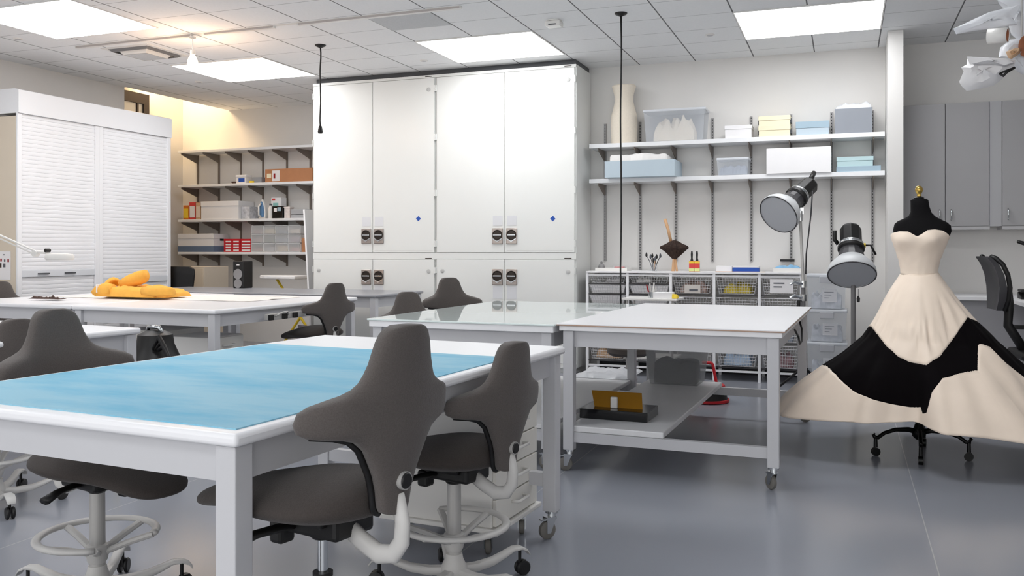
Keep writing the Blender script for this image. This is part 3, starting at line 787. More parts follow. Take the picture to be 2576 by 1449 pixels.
# upper shelf
q = at_y(1569, 355, YS+.15)
t = thing('muslin_torso', 'cream padded muslin torso form standing at the shelf end', 'torso form', (q.x, YS+.165, zR1))
hh = at_y(1569, 215, YS+.15).z-zR1
MB().lathe([(.135,0),(.14,.02),(.146,.2*hh),(.148,.36*hh),(.14,.5*hh),(.118,.62*hh),(.102,.73*hh),(.104,.82*hh),(.122,.93*hh),(.134,.985*hh),(.125,hh)], n=40, sx=1.0, sy=.85).build('padded_body', MUSLIN, t, smooth='auto')
def clear_bin(label, u0, u1, v0, zb, y, d, m=CLEAR, group=None, cat='storage bin', handles=False):
    a, b = at_y(u0, v0, y), at_y(u1, v0, y); w = b.x-a.x; h = at_y((u0+u1)/2, v0, y).z-zb
    t = thing('clear_bin', label, cat, ((a.x+b.x)/2, y+d/2, zb), 0, group)
    k = .9; hb = h-.028; T = .004
    mb = MB()
    lo_ = [(-w/2*k,-d/2*k),(w/2*k,-d/2*k),(w/2*k,d/2*k),(-w/2*k,d/2*k)]; hi_ = [(-w/2*.97,-d/2*.97),(w/2*.97,-d/2*.97),(w/2*.97,d/2*.97),(-w/2*.97,d/2*.97)]
    mb.loft([[(x, yy, .0) for x, yy in lo_], [(x, yy, hb) for x, yy in hi_]], cap=False)
    mb.bm.verts.ensure_lookup_table(); mb.bm.faces.new([mb.bm.verts[i] for i in (3,2,1,0)])
    mb.build('tub', m, t, solid=T)
    MB().box(-w/2, w/2, -d/2, d/2, hb, h).build('lid', mat('clear_lid', (232,236,242), .3, alpha=.75), t, bevel=.008)
    if handles:
        MB().box(-w*.17, w*.17, -d/2-.012, -d/2+.002, hb-.055, hb+.006).build('latch', mat('latch_grey', (196,198,204), .4, alpha=.9), t, bevel=.004)
    t['w'] = w; t['h'] = h; t['d'] = d
    return t
t = clear_bin('clear plastic bin stuffed with cream cloth, beside the muslin torso', 1617, 1775, 272, zR1, YS-.0, .31)
lump('cream_cloth', 'cream cloth bundled inside the clear bin beside the torso', 'cloth', t.location.x-.24, t.location.x+.22, t.location.y-.12, t.location.y+.12, zR1+.006, zR1+.32, MUSLIN, 1.0, .42, pw=6)
bx('storage_box', 'low white lidded box between the clear bin and the cream boxes', 'box', 1824, 1890, 315, zR1, Y1, .22, WBOX, True, lidh=.04)
def clip_box(label, v0, zb):
    t = bx('archive_box', label, 'box', 1909, 1987, v0, zb, Y1, .22, CREAM, True, lidh=.045, group='cream boxes on the upper shelf')
    for s in (-1, 1): MB().box(s*t['w']/2-.008*(s < 0)*1.6, s*t['w']/2+.008*(s > 0)*1.6, -.05, .05, t['h']*.3, t['h']*.75).build('clasp', INK, t)
    return t
a_ = clip_box('lower of the two cream boxes stacked on the upper shelf', 316, zR1)
clip_box('upper of the two cream boxes stacked on the upper shelf', 291, zR1+a_['h'])
bx('archive_box', 'pale blue lidded box beside the grey bin on the upper shelf', 'box', 2003, 2085, 305, zR1, Y1, .24, BLUEB, True, BLUEB2, lidh=.065)
t = bx('grey_bin', 'tall grey bin with crumpled clear plastic on its top', 'bin', 2100, 2195, 272, zR1, Y1, .26, GREYBIN)
lump('bin_cover', None, None, -t['w']/2-.004, t['w']/2+.004, -.134, .134, t['h']-.004, t['h']+.085, PLASTIC_SHEET, 2.0, .4, parent=t)
# lower shelf
t = bx('tray', 'pale blue tray of folded white cloth overhanging the lower shelf', 'tray', 1521, 1697, 403, zR2, YS-.14, .44, BLUEB, open_top=True)
for k in range(2):
    lump('folded_cloth', 'white folded cloth in the pale blue tray, %s one' % ('lower', 'upper')[k], 'cloth', t.location.x-.36+.01*k, t.location.x+.33-.02*k, t.location.y-.19, t.location.y+.19, zR2+.008+.125*k, zR2+.14+.125*k, WHITECLOTH, 5.0+k, .14, pw=14, group='white cloths in the blue tray')
t = clear_bin('small clear bin of grey cloth on the lower shelf', 1802, 1884, 396, zR2, Y1, .22)
lump('grey_cloth', 'grey cloth inside the small clear bin', 'cloth', t.location.x-.15, t.location.x+.15, t.location.y-.085, t.location.y+.085, zR2+.006, zR2+.13, GREYCLOTH, 4.0, .35, pw=12)
bx('large_box', 'large plain white box on the lower shelf above the studio lamp', 'box', 1928, 2091, 371, zR2, YS-.02, .32, WBOX)
t = bx('tray', 'flat grey blue tray lying at the right end of the lower shelf', 'tray', 2104, 2216, 418, zR2, Y1, .28, BLUEB2)
bx('flat_box', 'flat pale green blue box on the grey blue tray', 'box', 2106, 2196, 394, zR2+t['h'], Y1+.01, .24, mat('mint_board', (186, 212, 216), .7), True, lidh=.04)
# alcove shelves
Z2, Z3, Z4 = zL[1], zL[2], zL[3]; yl_ = YL+.02
q = at_y(583, 460, yl_)
t = thing('dish', 'small brown dish on the second alcove shelf', 'dish', (q.x, yl_+.08, Z2))
MB().lathe([(.03,0),(.045,.004),(.06,.03),(.056,.03),(.042,.008),(.002,.006)], n=24).build('bowl', BROWN, t, smooth='auto')
t = bx('small_carton', 'small white carton with a blue panel on the second alcove shelf', 'carton', 594, 619, 440, Z2, yl_, .12, WBOX, True, lidh=.03)
MB().box(-t['w']*.25, t['w']*.35, -t['d']/2-.003, -t['d']/2, .02, t['h']*.6).build('blue_panel', BLUE, t)
q = at_y(628, 456, yl_)
t = thing('tape_roll', 'yellow tape roll beside the small carton in the alcove', 'tape', (q.x, yl_+.05, Z2+.001))
MB().lathe([(.022,0),(.04,0),(.04,.03),(.022,.03)], n=24, cap=False).build('roll', YEL, t, smooth='auto')
t = bx('scissors_case', 'flat grey tool case lying on the second alcove shelf', 'case', 634, 658, 446, Z2, yl_+.05, .1, GREYBIN)
t = bx('carton', 'long brown cardboard carton with a white label', 'carton', 667, 786, 424, Z2, yl_, .3, CARDB)
MB().box(-t['w']/2+.12, -t['w']/2+.24, -t['d']/2-.002, -t['d']/2, .015, t['h']-.02).build('white_label', PAPER, t)
MB().box(-t['w']/2+.03, -t['w']/2+.1, -t['d']/2-.002, -t['d']/2, .06, t['h']-.06).build('cream_sticker', CREAM, t)
MB().box(-t['w']/2+.14, -t['w']/2+.17, -t['d']/2-.003, -t['d']/2-.002, .05, t['h']-.06).build('red_print', DRED, t)
def book(label, u0, u1, v0, m, m2=None):
    t = bx('book', label, 'book', u0, u1, v0, Z3, yl_, .2, m, group='books on the third alcove shelf')
    if m2: MB().box(-t['w']*.42, t['w']*.42, -t['d']/2-.002, -t['d']/2, t['h']*.12, t['h']*.78).build('spine_label', m2, t)
book('orange book standing at the left end of the alcove shelf', 461, 474.5, 517, ORANGE, YEL)
book('white spined book with a red head, second in the alcove row', 476, 491, 509, REDC, PAPER)
book('tan spined book leaning on the white archive box', 492.5, 504, 510, TAN, mat('spine_cream', (232,214,196), .7))
t = bx('archive_box', 'white lidded archive box on the third alcove shelf', 'box', 506, 600, 506, Z3, YL+.01, .34, WBOX, True, lidh=.07)
MB().box(t['w']/2, t['w']/2+.003, -.1, .1, .08, .2).build('side_label', PAPER, t)
q = at_y(618, 550, yl_)
t = bx('craft_case', 'grey patterned case right of the white archive box', 'case', 608, 628, 520, Z3, yl_+.03, .2, mat('case_grey', (196, 198, 204), .6, var=.25, scale=25))
q = at_y(653, 550, yl_); hI = at_y(653, 500, yl_).z-Z3
t = thing('clothes_iron', 'blue and white clothes iron standing on its heel', 'iron', (q.x, yl_+.08, Z3))
ol = [(.0, hI), (.03, hI*.86), (.05, hI*.6), (.058, hI*.3), (.055, .02), (.045, 0), (-.045, 0), (-.055, .02), (-.058, hI*.3), (-.05, hI*.6), (-.03, hI*.86)]
MB().loft([[(x, -.03, z) for x, z in ol], [(x, .02, z) for x, z in ol]]).build('body', LAMPW, t, bevel=.008)
MB().loft([[(x*.62, -.05, .02+z*.8) for x, z in ol], [(x*.7, -.028, .02+z*.82) for x, z in ol]]).build('blue_shell', mat('iron_blue', (96, 136, 178), .3), t, bevel=.006)
MB().tube([(0, -.05, .03), (0, -.1, .05), (0, -.1, hI*.6), (0, -.05, hI*.75)], .012, 10, up=(1,0,0)).build('handle', LAMPW, t, smooth=True)
q = at_y(674, 550, yl_); hI = at_y(674, 512, yl_).z-Z3
t = thing('bottle', 'white plastic bottle between the iron and the black tin', 'bottle', (q.x, yl_+.06, Z3))
MB().lathe([(.03,0),(.036,.01),(.036,.6*hI),(.03,.72*hI),(.016,.82*hI),(.014,.88*hI)], n=24).build('body', LAMPW, t, smooth='auto')
MB().lathe([(.015,.88*hI),(.017,.89*hI),(.017,hI),(.01,hI)], n=16).build('cap', INK, t, smooth='auto')
t = bx('carton', 'white carton with red print behind the black tin', 'carton', 682, 708, 497, Z3, yl_+.12, .12, WBOX)
MB().box(-t['w']*.4, -t['w']*.1, -t['d']/2-.002, -t['d']/2, t['h']*.86, t['h']*.96).build('red_print', REDC, t)
MB().box(-t['w']*.3, t['w']*.2, -t['d']/2-.002, -t['d']/2, t['h']*.5, t['h']*.75).build('green_print', mat('teal_print', (150, 200, 196), .7), t)
t = bx('tin', 'black tin with blue and white stickers', 'tin', 685, 711, 519, Z3, yl_, .1, GLOSSB)
MB().box(-t['w']*.35, -t['w']*.05, -t['d']/2-.002, -t['d']/2, t['h']*.55, t['h']*.85).build('white_sticker', PAPER, t)
MB().box(t['w']*.0, t['w']*.36, -t['d']/2-.002, -t['d']/2, t['h']*.6, t['h']*.92).build('blue_sticker', BLUEB2, t)
t = bx('mug', 'small white patterned canister right of the black tin', 'canister', 715, 729, 520, Z3, yl_+.02, .09, mat('canister', (232, 222, 218), .5, var=.12, scale=30), True, lidh=.02)
for k in range(2):
    t = bx('letter_tray', '%s of two grey letter trays on the third alcove shelf' % ('lower', 'upper')[k], 'tray', 732, 768, 540-14*k, Z3+.052*k, yl_+.01, .26, mat('tray_grey', (176, 178, 182), .5), open_top=True, group='grey letter trays')
t = bx('archive_box', 'white lidded box with a blue grey base, lowest alcove shelf', 'box', 448, 537, 588, Z4, YL+.01, .32, WBOX, True, lidh=.07)
MB().box(-t['w']/2-.004, t['w']/2+.004, -t['d']/2-.004, t['d']/2+.004, 0, .085).build('base_band', mat('base_blue', (104, 122, 148), .6), t)
MB().box(t['w']/2, t['w']/2+.004, -.02, .06, t['h']*.62, t['h']*.75).build('hand_hole', BLACKP, t)
def red_box(u0, u1, cols, lab):
    t = bx('drawer_box', lab, 'drawer box', u0, u1, 601, Z4, yl_, .2, RED, group='red drawer boxes')
    w, h = t['w'], t['h']
    for c in range(cols):
        for r in range(4):
            a = -w/2+w*(.12 if cols == 2 else .1)+c*w*.46; b = a+w*(.32 if cols == 2 else .85)
            MB().box(a, b, -t['d']/2-.004, -t['d']/2, h*(.08+.22*r), h*(.08+.22*r)+h*.11).build('label_slot', PAPER, t)
red_box(563, 605, 2, 'red drawer box with two columns of white labels')
red_box(606, 631, 1, 'red drawer box beside the clear drawer organizer')
a, b = at_y(632, 566, yl_), at_y(756, 566, yl_); w = b.x-a.x; h = at_y(694, 567, yl_).z-Z4
t = thing('drawer_organizer', 'clear organizer with twelve small drawers of trimmings', 'organizer', (a.x, yl_, Z4))
OG = mat('organizer_frame', (228, 230, 232), .35, alpha=.9)
m = MB()
for c in range(5): m.box(w*c/4-.006 if c else 0, w*c/4+.006 if c < 4 else w, 0, .2, 0, h)
for r in range(4): m.box(0, w, 0, .2, max(0, h*r/3-.006), min(h, h*r/3+.006))
m.box(0, w, .194, .2, 0, h); m.build('case', OG, t)
cols_ = [(190,150,150),(206,206,214),(226,206,182),(214,164,160),(198,180,186),(150,164,154),(160,172,192),(172,150,168),(180,150,160),(220,206,180),(120,140,160),(226,214,200)]
for c in range(4):
    for r in range(3):
        k = c+4*r
        d_ = MB().box(w*c/4+.009, w*(c+1)/4-.009, -.004, 0, h*r/3+.009, h*(r+1)/3-.009).build('drawer', mat('clear_drawer', (226,228,230), .3, alpha=.35), t)
        MB().box(w*c/4+.02, w*(c+1)/4-.02, .01, .15, h*r/3+.012, h*r/3+.012+h*.2*(.6+.4*((k*7) % 5)/4)).build('contents', mat('trim_%d' % k, cols_[k], .8, var=.25, scale=45), d_, bevel=.01)
bx('carton', 'small brown carton at the right end of the lowest alcove shelf', 'carton', 758, 780, 598, Z4, yl_-.0+.03, .2, CARDB)
# speaker, beige box, ironing board on and behind the grey table
zc = .877
q = at_y(611, 722, 8.72)
t = thing('loudspeaker', 'black two driver loudspeaker on the grey table', 'speaker', (q.x, 8.72, zc))
hs = at_y(611, 657, 8.62).z-zc
MB().box(-.075, .075, -.09, .09, 0, hs).build('cabinet', BLACKP, t, bevel=.01)
for z, r in ((hs*.52, .056), (hs*.12, .05)):
    M = Matrix.Translation((0, -.09, max(z, .055))) @ Matrix.Rotation(PI/2, 4, 'X')
    MB().lathe([(r,0),(r+.004,.004),(r-.004,.006),(r-.008,.0),(r*.4,-.012),(.002,-.004)], M=M, n=32, cap=False).build('driver', mat('cone_grey', (52,52,54), .5), t, smooth='auto')
    MB().lathe([(r-.002,.003),(r+.005,.003),(r+.004,.007),(r-.002,.006)], M=M, n=32).build('ring', STEEL, t, smooth='auto')
MB().box(-.02, .02, -.092, -.09, hs*.84, hs*.88).build('badge', PAPER, t)
a, b = at_y(470, 672, 9.75), at_y(514, 672, 9.75)
t = thing('beige_cabinet', 'low beige metal cabinet behind the grey table', 'cabinet', ((a.x+b.x)/2, 9.75, 0))
w = b.x-a.x; h = at_y(490, 671, 9.75).z
MB().box(-w/2, w/2, 0, .5, .05, h).box(-w/2+.03, w/2-.03, .02, .46, 0, .05).build('body', BEIGE, t, bevel=.006)
MB().box(-w/2+.015, w/2-.015, -.006, 0, .08, h-.02).build('door', mat('beige_door', (222, 208, 186), .55), t, bevel=.003)
a, b = at_y(655, 692, 9.5), at_y(762, 696, 9.5)
t = thing('ironing_board', 'white padded ironing board with yellow legs behind the grey table', 'ironing board', (a.x, 9.5, a.z-.03))
L = b.x-a.x
ol = [(0, .0), (.04, -.07), (.15, -.12), (.4, -.16), (L, -.18), (L, .18), (.4, .16), (.15, .12), (.04, .07)]
MB().prism(ol, -.015, .03).build('padded_top', WHITECLOTH, t, bevel=.012)
zf_ = -(a.z-.03)
MB().tube([(.25,0,-.02),(.95,0,zf_+.015)], .016, 10).build('leg', YEL, t, smooth=True)
MB().tube([(.95,0,-.02),(.25,0,zf_+.015)], .016, 10).tube([(.25,-.18,zf_+.015),(.25,.18,zf_+.015)], .014, 8).tube([(.95,-.18,zf_+.015),(.95,.18,zf_+.015)], .014, 8).build('leg', YEL, t, smooth=True)
# white board leaning against the cabinet
t = thing('leaning_board', 'white board leaning against the left side of the tall cabinet', 'board', (xa-.03, YC+.06, 0))
zb_ = at_y(775, 527, YC+.1).z
MB().hexa([(-.03,0,0),(-.006,0,0),(-.006,.5,0),(-.03,.5,0),(-.15,0,zb_),(-.126,0,zb_),(-.126,.5,zb_),(-.15,.5,zb_)]).build('sheet', WBOX, t, bevel=.003)
# black chair behind the grey table
q = at_y(450, 672, 9.0)
t = thing('task_chair', 'black rounded back chair behind the grey table, by the roller cabinet', 'chair', (q.x+.02, 9.2, 0))
MB().lathe([(.02,.05),(.03,.1),(.025,.42)], n=16).build('column', BLACKP, t, smooth='auto')
for k in range(5):
    R = Matrix.Rotation(2*PI*k/5, 4, 'Z')
    l = MB().hexa([(.02,-.018,.05),(.3,-.014,.05),(.3,.014,.05),(.02,.018,.05),(.02,-.018,.09),(.3,-.014,.07),(.3,.014,.07),(.02,.018,.09)], R).build('base_arm', BLACKP, t)
    MB().cyl(R @ Vector((.28,-.02,.026)), R @ Vector((.28,.02,.026)), .026).build('caster', BLACKP, l)
MB().box(-.23, .23, -.22, .22, .44, .5).build('seat', BLACKP, t, bevel=.03, seg=3)
zz = q.z+.01
ol = [(-.15,.55),(.13,.55),(.2,.72),(.25,zz-.1),(.24,zz-.03),(.17,zz),(-.17,zz),(-.24,zz-.03),(-.25,zz-.1),(-.2,.72)]
MB().loft([[(x, -.2-.25*x*x+.0, z) for x, z in ol], [(x, -.23-.25*x*x, z) for x, z in ol]]).box(-.03,.03,-.24,-.2,.47,.6).build('backrest', BLACKP, t, bevel=.008)
# ------------------------------------------------------------------ drawer trolleys
def trolley(label, x, y, rz, w, d, z0, z1, nd, handles=True, name='drawer_trolley', m=None):
    """drawers open towards +x"""
    m = m or LAMPW
    t = thing(name, label, 'drawer cabinet', (x, y, 0), rz)
    MB().box(-d, -.018, -w/2, w/2, z0+.02, z1).build('body', m, t, bevel=.006)
    MB().box(-d-.015, .015, -w/2-.015, w/2+.015, z0, z0+.02).build('base_plate', m, t, bevel=.004)
    h = (z1-z0-.03)/nd
    for k in range(nd):
        zb = z0+.024+k*h
        dr = MB().box(-.018, 0, -w/2+.008, w/2-.008, zb+.003, zb+h-.003).build('drawer', mat('drawer_front', (236, 233, 226), .4, var=.01, scale=5), t, bevel=.003)
        if handles:
            MB().tube([(0,-.06,zb+h*.62),(.028,-.06,zb+h*.62),(.032,-.05,zb+h*.62),(.032,.05,zb+h*.62),(.028,.06,zb+h*.62),(0,.06,zb+h*.62)], .007, 8).build('handle', LAMPW, dr, smooth=True)
    for sx, sy in ((-d+.06,-1),(-d+.06,1),(-.06,-1),(-.06,1)):
        b = MB().box(sx-.03, sx+.03, sy*(w/2-.05)-.03, sy*(w/2-.05)+.03, z0-.006, z0).build('caster_plate', CHROME, t)
        caster(b, sx, sy*(w/2-.05), random.uniform(0, 6.28), wr=.036, top=z0-.006)
    return t
trolley('white five drawer trolley on grey casters under the blue table', -1.375, 3.74, tr(-4), .46, .56, .115, .735, 5)
trolley('white drawer trolley under the left white table, near its right leg', -4.62, 5.85, 0, .42, .44, .09, .64, 3, True)
trolley('white box trolley under the left white table, facing us', -5.44, 5.78, tr(-90), .48, .5, .09, .66, 1, False)

# ------------------------------------------------------------------ wire basket unit under the right shelves
YCR = 9.18
cu = [1477, 1578, 1687, 1796, 1910, 2016]
cxs = [at_y(u, 700, YCR).x for u in cu]
zct = at_y(1747, 684, YCR).z
x0 = cxs[0]; W = cxs[-1]-x0
t = thing('basket_unit', 'long white framed unit of wire basket drawers below the right shelves', 'storage unit', (x0, YCR, 0))
MB().box(-.01, W+.01, -.01, .5, zct-.018, zct).build('top_board', WBOX, t, bevel=.002)
WP = mat('white_powder_coat', (240, 240, 242), .35, var=.01, scale=6)
for i, x in enumerate(cxs):
    for yy in (.0, .46):
        MB().box(x-x0-.014, x-x0+.014, yy, yy+.028, .0, zct-.018).build('post', WP, t)
for zz in (.09, zct-.05):
    for yy in (0.004, .464):
        MB().box(0, W, yy, yy+.02, zz, zz+.02).build('crossbar', WP, t)
WIRE = mat('basket_wire', (206, 206, 208), .4, metal=.2, var=.01, scale=10)
WIREB = mat('basket_runner_dark', (56, 54, 56), .5)  # dark grey for the bar below each basket
def basket(xa_, xb_, zt, zb, nx, nz, solid=False):
    g = MB(); k = .022; r = .0021
    xl, xr_ = xa_+.02, xb_-.02
    def P(u, v, side):
        z = zb+(zt-zb)*v; ins = .03*(1-v)
        return z, ins
    for i in range(nx+1):
        xt = xl+(xr_-xl)*i/nx; xb2 = xl+.03+(xr_-xl-.06)*i/nx
        g.tube([(xt, .006, zt), (xb2, .03, zb)], r, 5, up=(0,1,0))
        g.tube([(xb2, .03, zb), (xb2, .42, zb)], r, 4)
    for j in range(nz+1):
        v = j/nz; z = zb+(zt-zb)*v; ins = .03*(1-v)
        rr = .0035 if j == nz else r
        g.tube([(xl+ins, .006+.024*(1-v), z), (xr_-ins, .006+.024*(1-v), z)], rr, 5)
        for X in (xl+ins, xr_-ins):
            g.tube([(X, .006+.024*(1-v), z), (X, .44, z)], rr, 4)
    for i in range(1, 9):
        yy = .03+.4*i/9
        for X, Xb in ((xl, xl+.03), (xr_, xr_-.03)):
            g.tube([(X, yy, zt), (Xb, yy, zb)], r, 4, up=(0,1,0))
    b = g.build('wire_basket', WIRE, t)
    MB().box(xl-.004, xr_+.004, .0, .008, zb-.018, zb-.008).build('runner', WIREB, b)
    if solid:
        MB().hexa([(xl+.034,.034,zb+.004),(xr_-.034,.034,zb+.004),(xr_-.034,.42,zb+.004),(xl+.034,.42,zb+.004),
                   (xl+.008,.014,zt-.006),(xr_-.008,.014,zt-.006),(xr_-.008,.42,zt-.006),(xl+.008,.42,zt-.006)]).build('liner', PAPER, b)
    return b
zin = zct-.03
shallow = [(zin-.002, zin-.09), (zin-.115, zin-.2), (zin-.225, zin-.31), (zin-.34, zin-.48), (zin-.52, zin-.66), (zin-.70, zin-.9)]
deep = [(zin-.004, zin-.19), (zin-.23, zin-.42), (zin-.46, zin-.66), (zin-.70, zin-.92)]
for c in range(5):
    L = shallow if c < 2 else deep
    for q, (a, b) in enumerate(L):
        if b < .1: b = .105
        if a-b < .05: continue
        basket(cxs[c]-x0, cxs[c+1]-x0, a, b, 14, 3 if a-b < .1 else (5 if a-b < .16 else 7), c < 2 and q in (1, 2))
def fill(c, a, b, m, lab, s, frac=.7, x_=(0.06,.94)):
    xa_, xb_ = cxs[c]+.055, cxs[c+1]-.055; w = xb_-xa_
    lump('fabric_bundle', lab, 'fabric', xa_+w*x_[0], xa_+w*x_[1], YCR+.045, YCR+.38, b+.004, b+(a-b)*frac, m, s, .35, n=10)
fill(2, *deep[0], mat('mixed_cloth', (196, 170, 160), .9, var=.4, scale=26, bump=.4), 'mixed pink and white cloth in the top basket below the feather duster', 11, .8)
fill(3, *deep[0], mat('yellow_bundle', (226, 202, 74), .9, var=.18, scale=22, bump=.4), 'yellow cloth bundle in the wire basket below the blue box', 12, .72)
fill(4, *deep[0], WHITECLOTH, 'white cloth behind the paper sign in the top right basket', 13, .6)
fill(3, *deep[3], mat('blue_white_cloth', (176, 194, 216), .9, var=.2, scale=12, bump=.3), 'pale blue and white cloth in a low basket behind the table', 14, .85)
fill(3, *deep[2], WHITECLOTH, 'white cloth in the third basket from the top, under the yellow cloth', 15, .8)
fill(4, *deep[3], mat('red_grey_cloth', (150, 120, 124), .9, var=.4, scale=20, bump=.3), 'dull red cloth in the lowest right basket', 16, .8)
fill(4, *deep[2], GREYCLOTH, 'grey cloth in the third basket of the right column', 17, .75)
fill(0, *shallow[4], MUSLIN, 'beige cloth in the low left basket', 18, .85)
fill(0, *shallow[5], TAN, 'tan cloth in the bottom left basket', 19, .8)
fill(1, *shallow[0], WHITECLOTH, 'white cloth in the shallow top basket, second column', 20, .9, (.05,.55))
fill(0, *shallow[0], PAPER, 'white papers in the shallow top left basket', 22, .8, (.4,.95))
# sign on the last basket
a, b = at_y(1937, 702, YCR-.005), at_y(1996, 738, YCR-.005)
s_ = thing('paper_sign', 'white paper sign with two grey lines on the right wire basket', 'sign', (a.x, YCR-.008, b.z))
MB().box(0, b.x-a.x, 0, .002, 0, a.z-b.z).build('sheet', PAPER, s_)
hh = a.z-b.z; ww = b.x-a.x
for k, z in enumerate((.66, .4)):
    MB().box(ww*.15, ww*(.62-.1*k), -.001, 0, hh*z, hh*(z+.09)).build('line', INK, s_)
a, b = at_y(1722, 716, YCR-.005), at_y(1762, 738, YCR-.005)
s_ = thing('basket_label', 'beige label with grey print on the third wire basket', 'label', (a.x, YCR-.007, b.z))
MB().box(0, b.x-a.x, 0, .002, 0, a.z-b.z).build('card', mat('label_card', (206,200,194), .7), s_)
MB().box((b.x-a.x)*.3, (b.x-a.x)*.85, -.001, 0, (a.z-b.z)*.25, (a.z-b.z)*.5).build('print', INK, s_)
# things on the basket unit
YT = YCR+.1
q0, q1 = at_y(1500, 676, YT), at_y(1577, 676, YT)
t = bx('flat_tray', 'long white tray of small tools at the left end of the basket unit', 'tray', 1497, 1577, 674, zct, YT, .22, LAMPW, open_top=True)
lx = t.location.x
o = thing('weight', 'grey bell shaped weight in the white tool tray', 'weight', (lx-.13, YT+.1, zct+.005))
MB().lathe([(.035,0),(.038,.04),(.03,.06),(.012,.07),(.014,.09),(.004,.1)], n=20).build('body', STEEL, o, smooth='auto')
o = thing('pin_box', 'small box with red pins in the white tool tray', 'box', (lx+.07, YT+.1, zct+.005))
MB().box(-.06, .06, -.04, .04, 0, .05).build('tub', CLEAR, o); MB().box(-.05, .05, -.03, .03, .005, .04).build('pins', mat('pins_red', (226,140,136), .7, var=.2, scale=60), o)
q = at_y(1640, 680, YT)
t = thing('brush_jar', 'clear jar of brushes and black tools left of the feather duster', 'jar', (q.x, YT+.1, zct))
MB().lathe([(.034,0),(.036,.02),(.036,.075)], n=20, cap=False).build('jar', CLEAR, t, smooth='auto')
for k, (dx, dz, m) in enumerate(((-.075,.17,INK),(-.035,.15,BROWN),(-.02,.16,BLACKP),(.02,.13,WOOD),(.03,.15,BROWN),(.065,.16,BLACKP),(.0,.11,SILV))):
    b_ = MB().tube([(dx*.12,.0,.004),(dx*.55,(k % 3-1)*.012,dz*.6),(dx,(k % 3-1)*.02,dz)], [.004,.004,.003], 6, up=(0,1,0)).build('brush', m, t)
    MB().lathe([(.004,-.02),(.012,-.008),(.011,.012),(.003,.03)], c=(dx, (k % 3-1)*.02, dz), n=10).build('tip', BLACKP if k % 2 == 0 else INK, b_, smooth=True)
q = at_y(1690, 684, YT)
t = thing('feather_duster', 'brown feather duster with a pale wood handle standing upside down', 'duster', (q.x, YT+.12, zct))
za = at_y(1692, 648, YT).z-zct; zb2 = at_y(1692, 604, YT).z-zct; zt2 = at_y(1668, 550, YT).z-zct
MB().cyl((-.008,0,0), (.0,0,za), .018, .014, 14).cyl((.03,.01,0), (.012,.0,za), .012, .012, 12).build('handle', WOOD, t, smooth='auto')
from mathutils import noise as nz
prof = [(.018,za-.02),(.032,za),(.055,za+.03),(.1,za+.075),(.135,za+.105),(.12,za+.125),(.085,za+.14),(.045,zb2-.015),(.01,zb2)]
R = []
for r, z in prof:
    ring = []
    for i in range(48):
        a = 2*PI*i/48; k = 1+(.25*nz.noise(Vector((math.cos(a)*2.5, math.sin(a)*2.5, z*14)))+.1*((i % 3)-1))*min(1, r/.06)
        ring.append((r*k*math.cos(a)*1.05+.006, r*k*math.sin(a)*.7, z+.03*nz.noise(Vector((math.cos(a)*3, math.sin(a)*3, 7)))*(r/.13)))
    R.append(ring)
MB().loft(R).build('feathers', FEATHER, t)
MB().tube([(-.03,0,zb2-.02),(-.06,0,(zb2+zt2)/2),(-.095,0,zt2)], [.017,.016,.017], 10, up=(0,1,0)).build('handle', WOOD, t, smooth=True)
for k, u in enumerate((1738, 1751)):
    q = at_y(u, 684, YT)
    t = thing('packed_brush', '%s of two red and yellow packed brushes with black handles' % ('left', 'right')[k], 'brush', (q.x, YT+.06, zct), 0, 'packed brushes on the basket unit')
    hz = at_y(u, 657, YT).z-zct; h2 = at_y(u, 632, YT).z-zct
    m = MB().box(-.028, .028, -.012, .012, 0, hz).build('sleeve', REDC, t, bevel=.004)
    MB().box(-.0285, .0285, -.0128, .0128, hz*.78, hz*.97).build('yellow_band', YEL, m)
    MB().box(-.0285, .0285, -.0128, .0128, hz*.03, hz*.3).build('green_band', mat('lime', (222, 226, 150), .6), m)
    MB().loft([[(x*s, y*s*.6, z) for x, y in ((-1,-1),(1,-1),(1,1),(-1,1))] for s, z in ((.016,hz),(.009,hz+.03),(.011,h2-.03),(.008,h2))]).build('handle', BLACKP, t, bevel=.003)
t = bx('carton', 'small white carton left of the blue box on the basket unit', 'carton', 1802, 1842, 669, zct, YT+.05, .12, WBOX)
t = bx('flat_box', 'bright blue flat box on the basket unit', 'box', 1843, 1909, 672, zct, YT, .14, BLUE)
MB().box(-t['w']/2-.0005, t['w']/2+.0005, -t['d']/2-.0005, t['d']/2+.0005, t['h']-.004, t['h']+.012).build('white_top', WBOX, t)
q0, q1 = at_y(1800, 684, YCR+.02), at_y(1925, 684, YCR+.02)
t = thing('wooden_ruler', 'long wooden ruler lying along the front of the basket unit', 'ruler', (q0.x, YCR+.02, zct))
MB().box(0, q1.x-q0.x, 0, .035, 0, .006).build('stick', WOOD, t)
t = bx('flat_tray', 'white tray with light blue cloth right end of the basket unit', 'tray', 1945, 2016, 675, zct, YT, .22, LAMPW, open_top=True)
lump('blue_cloth', 'light blue folded cloth in the right end tray', 'cloth', t.location.x-.14, t.location.x+.14, YT+.02, YT+.2, zct+.005, zct+.085, SKYCLOTH, 30, .3, n=10)
q0, q1 = at_y(1963, 655, YB-.06), at_y(1998, 655, YB-.06)
t = thing('wall_bracket', 'short black bar bracket at the foot of a shelf rail', 'bracket', (q0.x, YB-.001, q0.z))
MB().box(0, q1.x-q0.x, -.08, 0, -.012, .012).build('bar', BLACKP, t)
